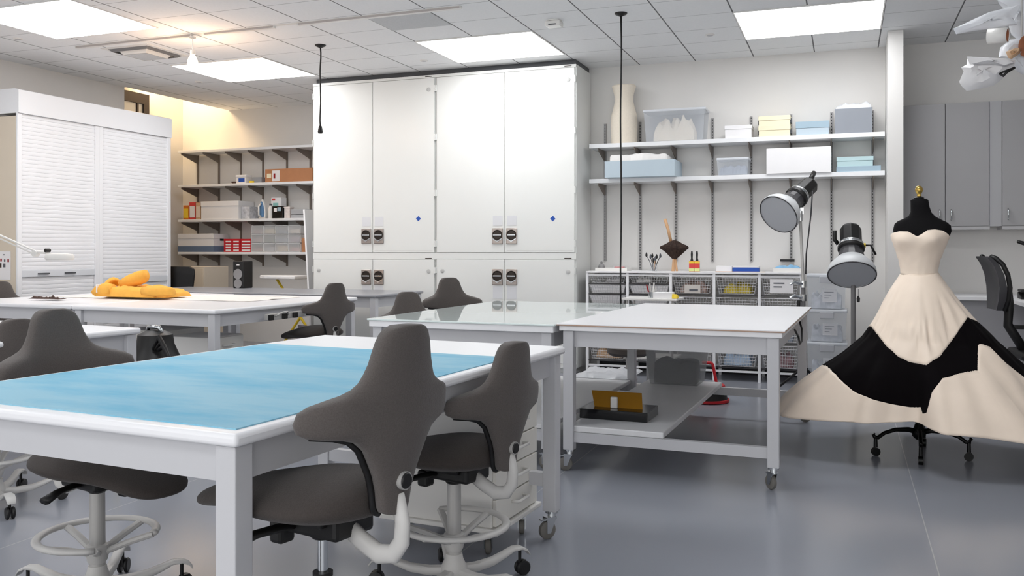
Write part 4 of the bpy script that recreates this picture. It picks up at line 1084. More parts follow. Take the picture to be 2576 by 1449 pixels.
# ------------------------------------------------------------------ little white cart with a tool jar, behind the right table
q0, q1 = at_y(1562, 750, 8.4), at_y(1702, 750, 8.4)
zc_ = q0.z; w = q1.x-q0.x
t = thing('utility_cart', 'small white cart with tools behind the right table', 'cart', ((q0.x+q1.x)/2, 8.6, 0))
MB().box(-w/2, w/2, -.2, .2, zc_-.02, zc_).build('top_tray', LAMPW, t, bevel=.004)
MB().box(-w/2+.02, w/2-.02, -.18, .18, .28, .3).build('lower_tray', LAMPW, t, bevel=.004)
for sx in (-1, 1):
    for sy in (-1, 1):
        MB().cyl((sx*(w/2-.05), sy*.16, .06), (sx*(w/2-.05), sy*.16, zc_-.02), .012, .012, 10).cyl((sx*(w/2-.05), sy*.16-.012, .03), (sx*(w/2-.05), sy*.16+.012, .03), .03, .03, 16).build('leg', SILV, t, smooth='auto')
cx_ = t.location.x
q = at_y(1635, 748, 8.42)
t = thing('tool_jar', 'metal jar of scissors and tools on the white cart', 'jar', (q.x, 8.5, zc_))
MB().lathe([(.03,0),(.032,.06)], n=18, cap=False).build('jar', CHROME, t, smooth='auto')
for k, (dx, dz, m) in enumerate(((-.05,.13,DRED),(-.02,.14,SILV),(.02,.15,LAMPW),(.035,.11,SILV))):
    MB().tube([(dx*.3,0,.006),(dx,.01*k,dz)], .007, 6, up=(0,1,0)).build('tool', m, t)
t = bx('carton', 'low white carton on the white cart', 'carton', 1643, 1690, 736, zc_, 8.45, .14, WBOX)
q = at_y(1703, 745, 8.42)
lump('sponge', 'yellow sponge at the right edge of the white cart', 'sponge', q.x-.09, q.x-.0, 8.45, 8.55, zc_, zc_+.05, YEL, 40, .15, n=6)
# stool whose seat shows under the table
q = at_y(1565, 880, 8.0)
t = thing('stool', 'dark saddle stool with a light cast base behind the right table', 'stool', (q.x+.06, 8.0, 0))
MB().lathe([(.02,q.z-.05),(.16,q.z-.05),(.2,q.z-.02),(.19,q.z+.02),(.1,q.z+.04),(.005,q.z+.035)], n=32).build('seat', SEATF, t, smooth='auto')
MB().cyl((0,0,.1), (0,0,q.z-.05), .026, .022, 18).build('column', SILV, t, smooth='auto')
for k in range(5):
    R = Matrix.Rotation(2*PI*k/5+.6, 4, 'Z')
    a_ = MB().loft([[R @ Vector((x, w_*sx, z+.014*sz)) for sx, sz in ((-1,-1),(1,-1),(1,1),(-1,1))] for x, z, w_ in ((.02,.09,.02),(.15,.08,.018),(.26,.1,.018),(.31,.085,.014))]).build('base_arm', ALUW, t, bevel=.004)
    MB().cyl(R @ Vector((.285,-.022,.03)), R @ Vector((.285,.022,.03)), .03, .03, 18).build('caster', BLACKP, a_, smooth='auto')
# ------------------------------------------------------------------ stacked clear bins
YX = 8.75; SB = [(2029, 2133, 862), (2028, 2132, 779), (2028, 2130, 690)]
zb_ = .12; labs = ['bottom clear storage bin of the stack beside the basket unit', 'middle clear storage bin of the stack beside the basket unit', 'top clear storage bin of the stack, behind the lower studio lamp']
q = at_y(2080, 900, YX)
t = thing('dolly', 'black wheeled dolly under the clear bin stack', 'dolly', (q.x, YX+.2, 0))
MB().box(-.2, .2, -.2, .18, .07, .115).build('deck', BLACKP, t, bevel=.006)
for sx in (-1, 1):
    for sy in (-1, 1):
        MB().cyl((sx*.16-.015, sy*.15, .033), (sx*.16+.015, sy*.15, .033), .033, .033, 16).build('wheel', BLACKP, t, smooth='auto')
for (u0, u1, v0), lab in zip(SB, labs):
    b = clear_bin(lab, u0, u1, v0, zb_, YX, .36, handles=True, group='clear bins stacked on the dolly')
    w, h = b['w'], b['h']
    MB().box(-w*.1, w*.26, -.164, -.162, h*.22, h*.58).build('paper_label', PAPER, b)
    for k in range(3): MB().box(-w*.05, w*.18-.02*k, -.1645, -.164, h*(.48-.08*k), h*(.5-.08*k)).build('label_line', INK, b)
    cxx = b.location.x
    lump('bin_contents', 'white and grey supplies inside the %s' % lab.split(',')[0].replace(' beside the basket unit', ''), 'supplies', cxx-w*.41, cxx+w*.41, YX+.03, YX+.33, zb_+.006, zb_+h*.62, mat('supplies', (214, 218, 226), .8, var=.28, scale=16, bump=.3), 50+v0, .42, n=12, pw=12)
    zb_ += b['h']
# ------------------------------------------------------------------ studio lamps
def lamp_head(t, pos, aim, rd, L):
    """pos = centre of the diffuser disc, aim = direction of the light"""
    q = Vector(aim).normalized().to_track_quat('-Z', 'Y'); M = Matrix.Translation(pos) @ q.to_matrix().to_4x4()
    MB().lathe([(rd*.985,.0),(rd,.012),(rd*.97,.05),(rd*.9,.08),(rd*.62,.15)], M=M, n=40, cap=False).build('reflector', REFLRIM, t, smooth='auto', solid=.004)
    MB().lathe([(.002,.006),(rd*.96,.004),(rd*.96,.012),(.002,.014)], M=M, n=40).build('diffuser', REFL, t, smooth='auto')
    MB().lathe([(rd*.955,-.002),(rd,-.002),(rd,.01),(rd*.955,.01)], M=M, n=40, cap=False).build('rim', GUN, t, smooth='auto')
    b = MB().lathe([(rd*.64,.13),(rd*.5,.22),(rd*.48,L*.52)], M=M, n=14).build('lamp_barrel', GUN, t)
    MB().lathe([(rd*.5,L*.5),(rd*.56,L*.52),(rd*.56,L*.57),(rd*.5,L*.59)], M=M, n=28, cap=False).build('collar', BLACKP, b, smooth='auto')
    MB().lathe([(rd*.5,L*.585),(rd*.53,L*.6),(rd*.53,L*.63),(rd*.5,L*.645)], M=M, n=28, cap=False).build('metal_band', CHROME, b, smooth='auto')
    MB().lathe([(rd*.42,L*.64),(rd*.46,L*.66),(rd*.46,L*.95),(rd*.36,L)], M=M, n=8).build('housing', BLACKP, t, bevel=.006)
    return M
q = at_y(1958, 540, 8.15); p = Vector(q)
e = at_y(2040, 462, 8.55)
t = thing('studio_lamp', 'upper studio lamp tilted down on a tall stand clamped behind the table', 'studio lamp', (at_y(2020, 700, 8.3).x, 8.32, 0))
loc = t.location.copy()
M = lamp_head(t, p-loc, p-Vector(e), .185, .56)
MB().tube([M @ Vector((.0,.03,.56)), M @ Vector((.02,.05,.68))], .022, 10).build('handle', BLACKP, t, smooth=True)
pt_ = at_y(2013, 545, 8.3)-loc
MB().tube([pt_, Vector((.0,0,at_y(2026,700,8.32).z-.0)), (0,0,.5)], .013, 12, up=(0,1,0)).build('stand_pole', SILV, t, smooth='auto')
MB().cyl(pt_+Vector((0,0,.05)), pt_-Vector((0,0,.04)), .022, .022, 14).box(pt_.x-.03, pt_.x+.03, -.03, .03, pt_.z+.02, pt_.z+.08).build('tilt_joint', CHROME, t, smooth='auto')
MB().cyl((0,0,.12), (0,0,1.02), .02, .02, 16).build('lower_pole', FRAMED, t, smooth='auto')
for z in (1.02, .9):
    MB().cyl((0,0,z-.03), (0,0,z+.03), .032, .032, 16).tube([(0,-.02,z),(-.07,-.05,z+.02),(-.11,-.06,z+.0)], .012, 8).build('clamp', CHROME, t, smooth='auto')
MB().box(-.05, -.02, -.05, -.02, .78, .88).build('clamp_knob', BLACKP, t, bevel=.008)
for k in range(3):
    a = 2*PI*k/3+.4
    l = MB().tube([(0,0,.28),(.3*math.cos(a),.3*math.sin(a),.05),(.32*math.cos(a),.32*math.sin(a),.045)], .012, 8).build('leg', BLACKP, t, smooth='auto')
    MB().cyl((.32*math.cos(a)-.012,.32*math.sin(a),.03), (.32*math.cos(a)+.012,.32*math.sin(a),.03), .03, .03, 14).build('wheel', LAMPW, l, smooth='auto')
cb = [at_y(u, v, 8.4)-loc for u, v in ((2044, 480), (2040, 540), (2034, 590), (2028, 640), (2027, 690))]
MB().tube(cb, .006, 8, up=(0,1,0)).build('power_cable', GUN, t, smooth=True)
q = Vector(at_y(2143, 692, 7.95)); e = Vector(at_y(2140, 588, 8.2))
t = thing('studio_lamp', 'lower studio lamp facing us on a grey pole before the clear bins', 'studio lamp', (q.x+.012, 8.1, 0))
loc = t.location.copy()
M = lamp_head(t, q-loc, q-e, .195, .5)
e = e-loc
MB().tube([(0, .0, .12), (0,0,q.z-.05)], .02, 16, up=(0,1,0)).build('stand_pole', FRAMED, t, smooth='auto')
MB().tube([e+Vector((.11,0,-.1)), e+Vector((.16,-.02,-.1)), e+Vector((.2,-.02,-.18))], .009, 8, up=(0,1,0)).build('tilt_lever', BLACKP, t, smooth=True)
MB().cyl(e+Vector((.08,0,-.1)), e+Vector((.12,0,-.1)), .02, .02, 12).build('yellow_knob', YEL, t, smooth='auto')
MB().tube([e+Vector((-.1,0,-.09)), e+Vector((-.13,0,-.05)), e+Vector((-.13,0,.03))], .018, 10, up=(0,1,0)).build('grip', BLACKP, t, smooth=True)
MB().lathe([(.004,0),(.014,-.02),(.012,-.05),(.003,-.055)], c=(.04, 0, q.z-.18), n=12).cyl((.04,0,q.z-.18),(.04,0,q.z-.12),.002).build('pull_knob', BLACKP, t, smooth='auto')
for k in range(3):
    a = 2*PI*k/3+1.3
    l = MB().tube([(0,0,.3),(.3*math.cos(a),.3*math.sin(a),.05),(.32*math.cos(a),.32*math.sin(a),.045)], .012, 8).build('leg', BLACKP, t, smooth='auto')
    MB().cyl((.32*math.cos(a)-.012,.32*math.sin(a),.03), (.32*math.cos(a)+.012,.32*math.sin(a),.03), .03, .03, 14).build('wheel', LAMPW, l, smooth='auto')
# ------------------------------------------------------------------ on and under the right table
cM = Matrix.Translation((T2X, T2Y, 0)) @ Matrix.Rotation(T2R, 4, 'Z')
def on2(u, v, z): return at_z(u, v, z)
q0, q1 = at_z(1465, 1048, .275), at_z(1625, 1066, .275)
t = thing('black_case', 'flat glossy black case lying on the lower table shelf', 'case', ((q0.x+q1.x)/2, (q0.y+q1.y)/2+.15, .272), T2R)
w = (q1-q0).length
MB().box(-w/2, w/2, -.15, .15, 0, .06).build('case', GLOSSB, t, bevel=.006)
t2 = thing('amber_sheet', 'amber sheet propped on the black case by a white clip', 'sheet', t.location+Vector((.0, .02, .06)), T2R)
MB().hexa([(-.15,-.06,.0),(.16,-.06,.0),(.16,-.056,.0),(-.15,-.056,.0),(-.2,.04,.085),(.13,.04,.085),(.13,.044,.085),(-.2,.044,.085)]).build('sheet', GOLD, t2)
t3 = thing('white_clip', 'white clip holding the amber sheet upright', 'clip', t.location+Vector((-.02, -.055, .06)), T2R)
MB().box(-.022, .022, -.012, .012, 0, .07).build('clip', LAMPW, t3, bevel=.006)
q = at_z(1695, 968, .275)
w = .42
t = thing('clear_bin', 'smoky clear bin of dark cloth wrapped in clear film on the table shelf', 'storage bin', (q.x, q.y+.16, .272), T2R)
h = .33
lo_ = [(-.185,-.15),(.185,-.15),(.185,.15),(-.185,.15)]; hi_ = [(-.225,-.18),(.225,-.18),(.225,.18),(-.225,.18)]
mb = MB().loft([[(x, y, 0) for x, y in lo_], [(x, y, h) for x, y in hi_]], cap=False)
mb.bm.verts.ensure_lookup_table(); mb.bm.faces.new([mb.bm.verts[i] for i in (3,2,1,0)])
mb.build('tub', CLEARG, t, solid=.004, bevel=.01)
MB().box(-.06, .06, -.19, -.176, h-.045, h-.01).build('handle_slot', BLACKP, t)
lump('dark_cloth', 'dark grey cloth inside the smoky clear bin', 'cloth', q.x-.175, q.x+.175, q.y+.03, q.y+.29, .279, .279+.2, DARKCLOTH, 61, .16, n=12, pw=16)
lump('plastic_film', 'crumpled clear film lying over the smoky bin', 'plastic film', q.x-.24, q.x+.25, q.y-.03, q.y+.34, .272+h, .272+h+.06, mat('film', (232,234,238), .2, alpha=.4, bump=.6, bscale=24, var=.02, scale=10, spec=.8), 62, .5, n=14)
q = at_z(1545, 950, .27)
lump('plastic_sheet', 'crumpled white plastic sheet on the glass table lower shelf', 'plastic sheet', q.x-.35, q.x+.15, q.y-.1, q.y+.5, .267, .33, PLASTIC_SHEET, 63, .6, n=14)
# red step stool
q = at_z(1768, 1018, 0)
t = thing('step_stool', 'black and red round step stool under the right table', 'step stool', (q.x-.0, q.y+.19, 0))
MB().lathe([(.19,.012),(.185,.02),(.165,.125),(.15,.135),(.01,.135)], n=40).build('drum', BLACKP, t, smooth='auto')
MB().lathe([(.186,.004),(.2,.006),(.2,.026),(.186,.028)], n=40, cap=False).build('rubber_ring', RED, t, smooth='auto')
MB().lathe([(.152,.13),(.166,.128),(.16,.148),(.145,.15),(.01,.15)], n=40).build('top_tread', RED, t, smooth='auto')
p0, p1 = at_y(1806, 975, t.location.y), at_y(1793, 913, t.location.y)
hx0, hz0, hx1, hz1 = p0.x-t.location.x, p0.z, p1.x-t.location.x, p1.z
MB().tube([(hx0+.0,0,.14),(hx0-.005,0,hz0),(hx1,0,hz1-.012),(hx1-.015,0,hz1),(hx1-.09,0,hz1)], .013, 10, up=(0,1,0)).build('handle', RED, t, smooth='auto')
# cable loop at the right end of the table
q = at_y(1985, 856, 6.6)
t = thing('cable', 'black cable looped under the right end of the white table', 'cable', (-.31, 6.2, .74))
MB().tube([(0,.5,.08),(.02,.45,.02),(.03,.2,-.04),(.03,-.1,-.03),(.03,-.25,.03),(.0,-.1,.06)], .007, 8).build('loop', BLACKP, t, smooth=True)
# ------------------------------------------------------------------ dress form and gown
FX, FY = .445, 6.30
form = thing('dress_form', 'black dress form with a brass finial on a scrolled iron base', 'dress form', (FX, FY, 0))
def ell(cx, cy, z, a, b, n=36, e=2.15, tilt=0.0):
    R = []
    for k in range(n):
        q = 2*PI*k/n; ca, sa = math.cos(q), math.sin(q)
        x = a*math.copysign(abs(ca)**(2/e), ca); y = b*math.copysign(abs(sa)**(2/e), sa)
        R.append(Vector((cx+x, cy+y, z+tilt*x)))
    return R
sec = [(1.02,.0,.155,.115),(1.1,.0,.135,.1),(1.19,.005,.1,.08),(1.25,.005,.11,.085),(1.31,.008,.13,.098),(1.37,.012,.15,.11),(1.41,.014,.165,.108),(1.45,.018,.172,.095),(1.485,.02,.166,.08),(1.505,.02,.145,.07),(1.522,.02,.11,.062),(1.54,.018,.08,.056),(1.565,.012,.062,.054),(1.6,.006,.056,.052),(1.645,.002,.053,.05),(1.652,.002,.04,.04)]
MB().loft([ell(x, 0, z, a, b, tilt=(-.04 if z > 1.42 and z < 1.6 else 0)) for z, x, a, b in sec]).build('bust', FORMB, form, smooth='auto', angle=60)
MB().lathe([(.03,1.65),(.032,1.66),(.02,1.668)], n=20).build('neck_cap', IRON, form, smooth='auto')
MB().lathe([(.012,1.665),(.015,1.672),(.01,1.68),(.018,1.692),(.024,1.706),(.023,1.72),(.016,1.733),(.004,1.738)], n=24).build('finial', BRASS, form, smooth=True)
MB().cyl((0,0,.12), (0,0,1.05), .022, .022, 16).lathe([(.02,.1),(.04,.12),(.045,.15),(.03,.18),(.024,.2)], n=20).build('pole', IRON, form, smooth='auto')
for k, a in enumerate((205, 268, 345, 80)):
    a = math.radians(a); L = .29
    pts = [(r*L*math.cos(a), r*L*math.sin(a), z) for r, z in ((.05,.15),(.25,.165),(.55,.165),(.8,.145),(.95,.115),(1.02,.12),(1.05,.135),(1.02,.145))]
    lg = MB().tube(pts, [.02,.016,.013,.012,.012,.013,.012,.008], 10).build('leg', IRON, form, smooth=True)
    c = (L*math.cos(a), L*math.sin(a))
    MB().cyl((c[0],c[1],.12), (c[0],c[1],.055), .011, .013, 10).cyl((c[0]-.014*math.sin(a),c[1]+.014*math.cos(a),.026), (c[0]+.014*math.sin(a),c[1]-.014*math.cos(a),.026), .026, .026, 18).build('caster', IRON, lg, smooth='auto')
# gown: polar surface around the form, phi = 0 towards the camera, +90 to the right
gown = thing('ball_gown', 'strapless ivory ball gown with a curving black velvet band', 'gown', (FX, FY, 0))
ZW = 1.185
SHAPE = [(0,0),(.06,.05),(.12,.1),(.22,.17),(.34,.245),(.46,.335),(.58,.49),(.68,.645),(.8,.8),(.9,.91),(1,1)]
RH = [(-180,.80),(-165,.86),(-140,.78),(-120,.80),(-105,.88),(-88,.915),(-72,.90),(-55,.80),(-38,.66),(-22,.56),(-10,.52),(-4,.52),(2,.62),(7,.71),(14,.74),(24,.76),(34,.80),(42,.86),(50,.88),(60,.84),(72,.86),(85,.92),(100,.95),(120,.88),(140,.78),(160,.80),(180,.80)]
ZH = [(-180,.3),(-120,.26),(-90,.235),(-70,.245),(-50,.262),(-30,.275),(-8,.295),(-2,.29),(6,.265),(20,.262),(35,.24),(48,.215),(60,.225),(90,.24),(140,.28),(180,.3)]
FOLD = [(-30,0),(-6,0)]
def gp(phi, t):
    s = interp(SHAPE, t); rw = .102
    rh = interp(RH, phi)
    # lobes only open up towards the hem
    ml = .80; k = smooth01(.25, 1.0, t)
    rr = rw+s*((ml+(rh-ml)*k)-rw)
    rr += .10*smooth01(28, 62, phi)*smooth01(150, 110, phi)*math.exp(-((t-.5)/.24)**2)
    # soft vertical folds
    rr += (.016*math.sin(math.radians(phi)*11+1.0)+.011*math.sin(math.radians(phi)*21+.6))*smooth01(.3, 1, t)
    rr += .010*nz.noise(Vector((phi*.11, t*4, 2.0)))*smooth01(.05,.3,t)+.016*nz.noise(Vector((phi*.22, t*9, 5.0)))*math.exp(-((t-.42)/.09)**2)*smooth01(-95,-60,phi)*smooth01(45,10,phi)
    a = math.radians(phi)
    zz = ZW-.02*math.cos(a)*(1-t)+(interp(ZH, phi)-ZW)*t
    return Vector((rr*math.sin(a)*(1-.0*t)+.004, -rr*math.cos(a)*.94, zz))
UPV = [(2100,770),(2193,822),(2230,870),(2262,898),(2290,911),(2330,918),(2365,895),(2400,848),(2420,818),(2440,788),(2446,770),(2470,720),(2600,640)]
LOWL = [(1990,850),(2092,930),(2118,958),(2150,985),(2195,1004),(2240,1016),(2290,1023),(2331,1025)]
LOWF = [(2331,1040),(2345,985),(2370,952),(2420,937),(2458,931)]
LOWR = [(2459,866),(2468,864),(2490,872),(2520,905),(2576,950),(2660,1000)]
def cross(phi, tab, lo=.15, hi=.97):
    prev = None
    for k in range(200):
        t = lo+(hi-lo)*k/199
        P = gp(phi, t)+Vector((FX, FY, 0)); u, v = px(P)
        if v > interp(tab, u): return t
    return hi
PH = [-180+2.0*i for i in range(0, 86)] + [-8+1.0*i for i in range(0, 14)] + [6+2.0*i for i in range(0, 10)] + [26+.5*i for i in range(0, 36)] + [44+2.0*i for i in range(0, 69)]
def tup(phi):
    if -84 <= phi <= 62: return cross(phi, UPV)
    return None
def tlow(phi):
    if phi < -84 or phi > 84: return None
    if phi <= -3: return cross(phi, LOWL)
    return cross(phi, LOWF+LOWR)
# where the front lobe hands over to the right one
PHJ = 34
tu, tl = {}, {}
for p in PH:
    tu[p] = tup(p); tl[p] = tlow(p)
def fillin(d, back):
    ks = sorted(d); known = [k for k in ks if d[k] is not None]
    for k in ks:
        if d[k] is None:
            e0, e1 = known[0], known[-1]
            w = ((k-e1) % 360)/((e0-e1) % 360)
            base = d[e1]*(1-w)+d[e0]*w
            d[k] = base+(back-base)*math.sin(PI*w)*.6
    return d
tu = fillin(tu, .5); tl = fillin(tl, .75)
for p in PH: tl[p] = max(tl[p], tu[p]+.04)
def panel(name, m, ta, tb, n, label=None, off=0.0):
    rows = []
    for j in range(n+1):
        row = []
        for p in PH:
            a, b = ta(p), tb(p); t = a+(b-a)*j/n
            q = gp(p, t)
            row.append(q)
        row.append(row[0].copy()); rows.append(row)
    o = MB().grid(rows).build(name, m, gown, smooth='auto', angle=70, solid=.004)
    if label: o['label'] = label
    return o
panel('skirt_top', SATIN, lambda p: 0.0, lambda p: tu[p], 30, 'ivory satin upper skirt')
panel('velvet_band', VELVET, lambda p: tu[p], lambda p: tl[p], 24, 'black velvet band')
panel('hem_panel', SATIN, lambda p: tl[p], lambda p: 1.0, 20, 'ivory satin hem')
# bodice, sweetheart neckline
def bod(phi, k):
    """k 0 waist .. 1 top edge"""
    a = math.radians(phi); f = math.cos(a)
    TOP = [(-180,1.37),(-110,1.40),(-75,1.43),(-55,1.442),(-35,1.44),(-20,1.42),(-12,1.408),(-4,1.418),(15,1.448),(35,1.452),(55,1.445),(75,1.41),(110,1.385),(180,1.37)]
    zt = interp(TOP, phi); zb = ZW-.02-.045*max(0, math.cos(math.radians(phi+12)))**6
    z = zb+(zt-zb)*k
    SEC = [(1.1,.108,.09),(1.19,.107,.088),(1.25,.117,.095),(1.31,.137,.108),(1.37,.157,.12),(1.41,.172,.122),(1.45,.178,.112)]
    for (z0, a0, b0), (z1, a1, b1) in zip(SEC, SEC[1:]):
        if z <= z1 or z1 == 1.45:
            w = max(0, min(1, (z-z0)/(z1-z0))); A = a0+(a1-a0)*w; B = b0+(b1-b0)*w; break
    # bust cups
    cup = 0
    for c in (-48, 24):
        dphi = (phi-c)/26.0; dz = (z-1.385)/.052
        cup += .03*math.exp(-dphi*dphi-dz*dz)
    r = 1/math.sqrt((math.sin(a)/A)**2+(math.cos(a)/B)**2)+cup+.003
    r += .003*nz.noise(Vector((phi*.05, z*30, 1)))
    return Vector((r*math.sin(a)+.008*smooth01(1.2,1.45,z), -r*math.cos(a), z))
rows = []
for j in range(19):
    rows.append([bod(-180+5*i, j/18) for i in range(73)])
MB().grid(rows).build('bodice', SATIN, gown, smooth='auto', angle=70, solid=.003)
# ------------------------------------------------------------------ grey cabinets on the right
YG = 9.36
gx = [at_y(u, 420, YG).x for u in (2268, 2378, 2489, 2518, 2640)]
zg1, zg0 = at_y(2380, 260, YG).z, at_y(2380, 570, YG).z
def gcab(xa_, xb_, label, handles, mid=None):
    t = thing('wall_cabinet', label, 'cabinet', (xa_, YG, zg0))
    w = xb_-xa_; h = zg1-zg0
    MB().box(0, w, .02, YB-YG-.005, 0, h).build('body', GREYCAB, t)
    es = [0, w] if mid is None else [0, mid-xa_, w]
    for k, (a, b) in enumerate(zip(es, es[1:])):
        d = MB().box(a+.003, b-.003, 0, .019, .003, h-.003).build('door', GREYCAB, t, bevel=.002)
        hx = a+.05 if handles[k] < 0 else b-.05
        MB().tube([(hx,0,.06),(hx,-.024,.07),(hx,-.028,.11),(hx,-.024,.15),(hx,0,.16)], .006, 8, up=(1,0,0)).build('handle', CHROME, d, smooth=True)
    MB().box(0, w, -.02, .3, -.03, -.001).build('light_valance', mat('valance_grey', (186,185,186), .5), t)
    return t
gcab(.51, gx[2], 'grey two door wall cabinet directly behind the dress form', (1, -1), gx[1])
gcab(gx[2]+.105, gx[2]+1.1, 'grey wall cabinet at the right edge of the picture', (-1, -1), gx[2]+.6)
struct(MB().box(gx[2]+.002, gx[2]+.103, YG+.01, YB-.002, zg0, zg1), 'trim_3', mat('filler_grey', (176,176,178), .5))
# desk: counter along the wall turning towards us
zd = .90
DESK = mat('desk_grey_panel', (170, 169, 172), .5, var=.01, scale=5)
t = thing('corner_desk', 'white topped corner desk with grey panels behind the dress form', 'desk', (.52, 9.0, 0))
MB().box(0, 2.6, .02, .70, zd-.035, zd).build('countertop', WBOX, t, bevel=.004)
xd = at_y(2550, 740, 8.6).x-.52
MB().box(xd, 2.6, -1.5, .018, zd-.035, zd).build('countertop', WBOX, t, bevel=.004)
MB().box(0.0, 2.6, .10, .69, .08, zd-.037).build('base_panel', DESK, t)
MB().box(xd+.75, 2.6, -1.45, .095, .08, zd-.037).build('base_panel', DESK, t)
MB().box(.02, 2.55, .15, .68, 0, .08).build('plinth', DARKEDGE, t)
# mesh task chair
q = at_y(2520, 760, 7.9)
t = thing('mesh_chair', 'black mesh back office chair at the corner desk', 'chair', (q.x+.12, 7.95, 0), tr(5))
zt_ = at_y(2490, 645, 7.95).z
ax = q.x+.12
def lx_(u): return at_y(u, 700, 7.95).x-ax
prof = [(lx_(2476), zt_), (lx_(2484), zt_-.012), (lx_(2500), zt_-.06), (lx_(2512), zt_-.14), (lx_(2518), zt_-.24), (lx_(2517), zt_-.33), (lx_(2510), zt_-.42)]
rings = []
for i, (x, z) in enumerate(prof):
    w = (.15, .19, .21, .215, .21, .19, .15)[i]; th = (.012,.016,.02,.022,.026,.03,.03)[i]
    rings.append([(x+s*th-.25*(y/.22)**2*.15, y, z) for s, y in ((-1,-w),(-1,-w*.5),(-1,0),(-1,w*.5),(-1,w),(1,w),(1,w*.5),(1,0),(1,-w*.5),(1,-w))])
MB().loft(rings).build('mesh_back', GUN, t, smooth='auto')
for s in (-1, 1):
    MB().tube([(x+.012, s*(.15,.19,.21,.215,.21,.19,.15)[i], z) for i, (x, z) in enumerate(prof)], .018, 10, up=(0,1,0)).build('back_frame', BLACKP, t, smooth=True)
MB().tube([(prof[4][0]+.04,0,prof[4][1]),(prof[5][0]+.06,0,prof[5][1]-.05),(prof[6][0]+.07,0,prof[6][1]-.12),(.1,0,.44)], .035, 10, up=(0,1,0)).build('spine', BLACKP, t, smooth=True)
MB().box(-.03, .42, -.23, .23, .47, .54).build('seat', BLACKP, t, bevel=.03, seg=3)
for s in (-1, 1):
    MB().tube([(.16,s*.2,.45),(.16,s*.28,.47),(.16,s*.29,.68)], .018, 8, up=(1,0,0)).box(.03,.3,s*.29-.045,s*.29+.045,.68,.71).build('armrest', BLACKP, t, smooth='auto')
MB().cyl((.18,0,.09), (.18,0,.47), .03, .028, 16).build('column', BLACKP, t, smooth='auto')
for k in range(5):
    R = Matrix.Translation((.18,0,0)) @ Matrix.Rotation(2*PI*k/5, 4, 'Z')
    l = MB().hexa([(.02,-.02,.06),(.3,-.014,.06),(.3,.014,.06),(.02,.02,.06),(.02,-.02,.1),(.3,-.014,.075),(.3,.014,.075),(.02,.02,.1)], R).build('base_arm', BLACKP, t)
    MB().cyl(R @ Vector((.285,-.022,.028)), R @ Vector((.285,.022,.028)), .028, .028, 16).build('caster', BLACKP, l, smooth='auto')
# desk things at the right edge
q = at_y(2570, 722, 8.7)
t = thing('telephone', 'black desk telephone at the right picture edge', 'telephone', (q.x+.09, 8.75, zd))
MB().hexa([(-.1,-.09,0),(.1,-.09,0),(.1,.09,0),(-.1,.09,0),(-.1,-.09,.02),(.1,-.09,.02),(.1,.09,.06),(-.1,.09,.06)]).build('base', BLACKP, t, bevel=.006)
MB().box(-.1, -.05, -.09, .09, .06, .085).build('handset', BLACKP, t, bevel=.01)
q = at_y(2566, 612, 8.7)
t = thing('monitor_arm', 'black monitor arm above the desk at the right edge', 'monitor arm', (q.x+.4, 8.85, zd))
hh = q.z-zd
MB().cyl((0,0,0), (0,0,hh-.02), .018, .018, 12).lathe([(.06,0),(.06,.01),(.02,.014)], n=20).build('post', BLACKP, t, smooth='auto')
MB().tube([(0,0,hh-.04),(-.2,-.05,hh-.03),(-.36,-.08,hh),(-.41,-.1,hh+.015)], [.022,.02,.018,.014], 10).build('arm', BLACKP, t, smooth=True)
# ------------------------------------------------------------------ plastic wrapped bundle hanging top right
BY = 4.6
hb = Vector(at_y(2545, 95, BY))
t = thing('hanging_bundle', 'plastic wrapped bundle of paper and tubes hanging at the top right', 'hanging bundle', hb)
def bp_(u, v, dy=0.0): return Vector(at_y(u, v, BY+dy))-hb
def sheet(name, outline, m, thick, dy=0.0, parent=None, seedv=0.0):
    """puffy crumpled sheet: outline in the picture plane, given real thickness"""
    P = [bp_(u, v, dy) for u, v in outline]; c = sum(P, Vector())/len(P)
    rings = []
    for s, d in ((.02,1.0),(.3,.95),(.6,.8),(.85,.5),(1.0,0.0),(.85,-.5),(.6,-.8),(.3,-.95),(.02,-1.0)):
        rings.append([c+(p-c)*s+Vector((0, -d*thick*(1+.9*nz.noise(p*9+Vector((seedv, s*3, 0)))), .25*thick*nz.noise(p*14+Vector((s*5, seedv, 0)))*(1 if abs(d) > 0 else 0))) for p in P])
    return MB().loft(rings).build(name, m, parent or t, smooth='auto', angle=50)
sheet('plastic_sleeve', [(2398,72),(2412,66),(2450,48),(2490,30),(2540,18),(2565,12),(2560,30),(2545,45),(2560,62),(2535,66),(2500,72),(2450,78),(2405,86)], PLASTIC_SHEET, .03, 0, seedv=1)
sheet('plastic_sleeve', [(2508,0),(2545,-10),(2600,-12),(2610,40),(2590,95),(2560,100),(2545,88),(2538,66),(2560,40),(2550,20),(2530,14)], PLASTIC_SHEET, .05, .06, seedv=2)
sheet('white_bag', [(2434,142),(2480,144),(2530,147),(2556,152),(2548,172),(2520,200),(2500,215),(2465,224),(2432,229),(2418,216),(2413,206),(2424,180),(2418,170),(2432,162)], mat('white_bag', (232,230,230), .6, var=.02, scale=10, bump=.5, bscale=10), .045, -.03, seedv=3)
sheet('bag_fold', [(2432,142),(2480,145),(2545,150),(2552,160),(2530,168),(2500,162),(2440,162)], mat('white_bag', (232,230,230), .6), .03, -.08, seedv=4)
sheet('plastic_wrap', [(2516,120),(2540,100),(2580,96),(2610,110),(2612,190),(2580,192),(2556,178),(2545,160),(2530,146),(2512,145)], PLASTIC_SHEET, .05, .04, seedv=5)
m = MB(); a, b = bp_(2486, 91, -.06), bp_(2536, 88, -.09)
ax_ = (b-a).normalized(); rt = .032
m.cyl(a, b, rt, rt, 28, cap=False)
tb = m.build('paper_tube', LAMPW, t, smooth='auto', solid=.003)
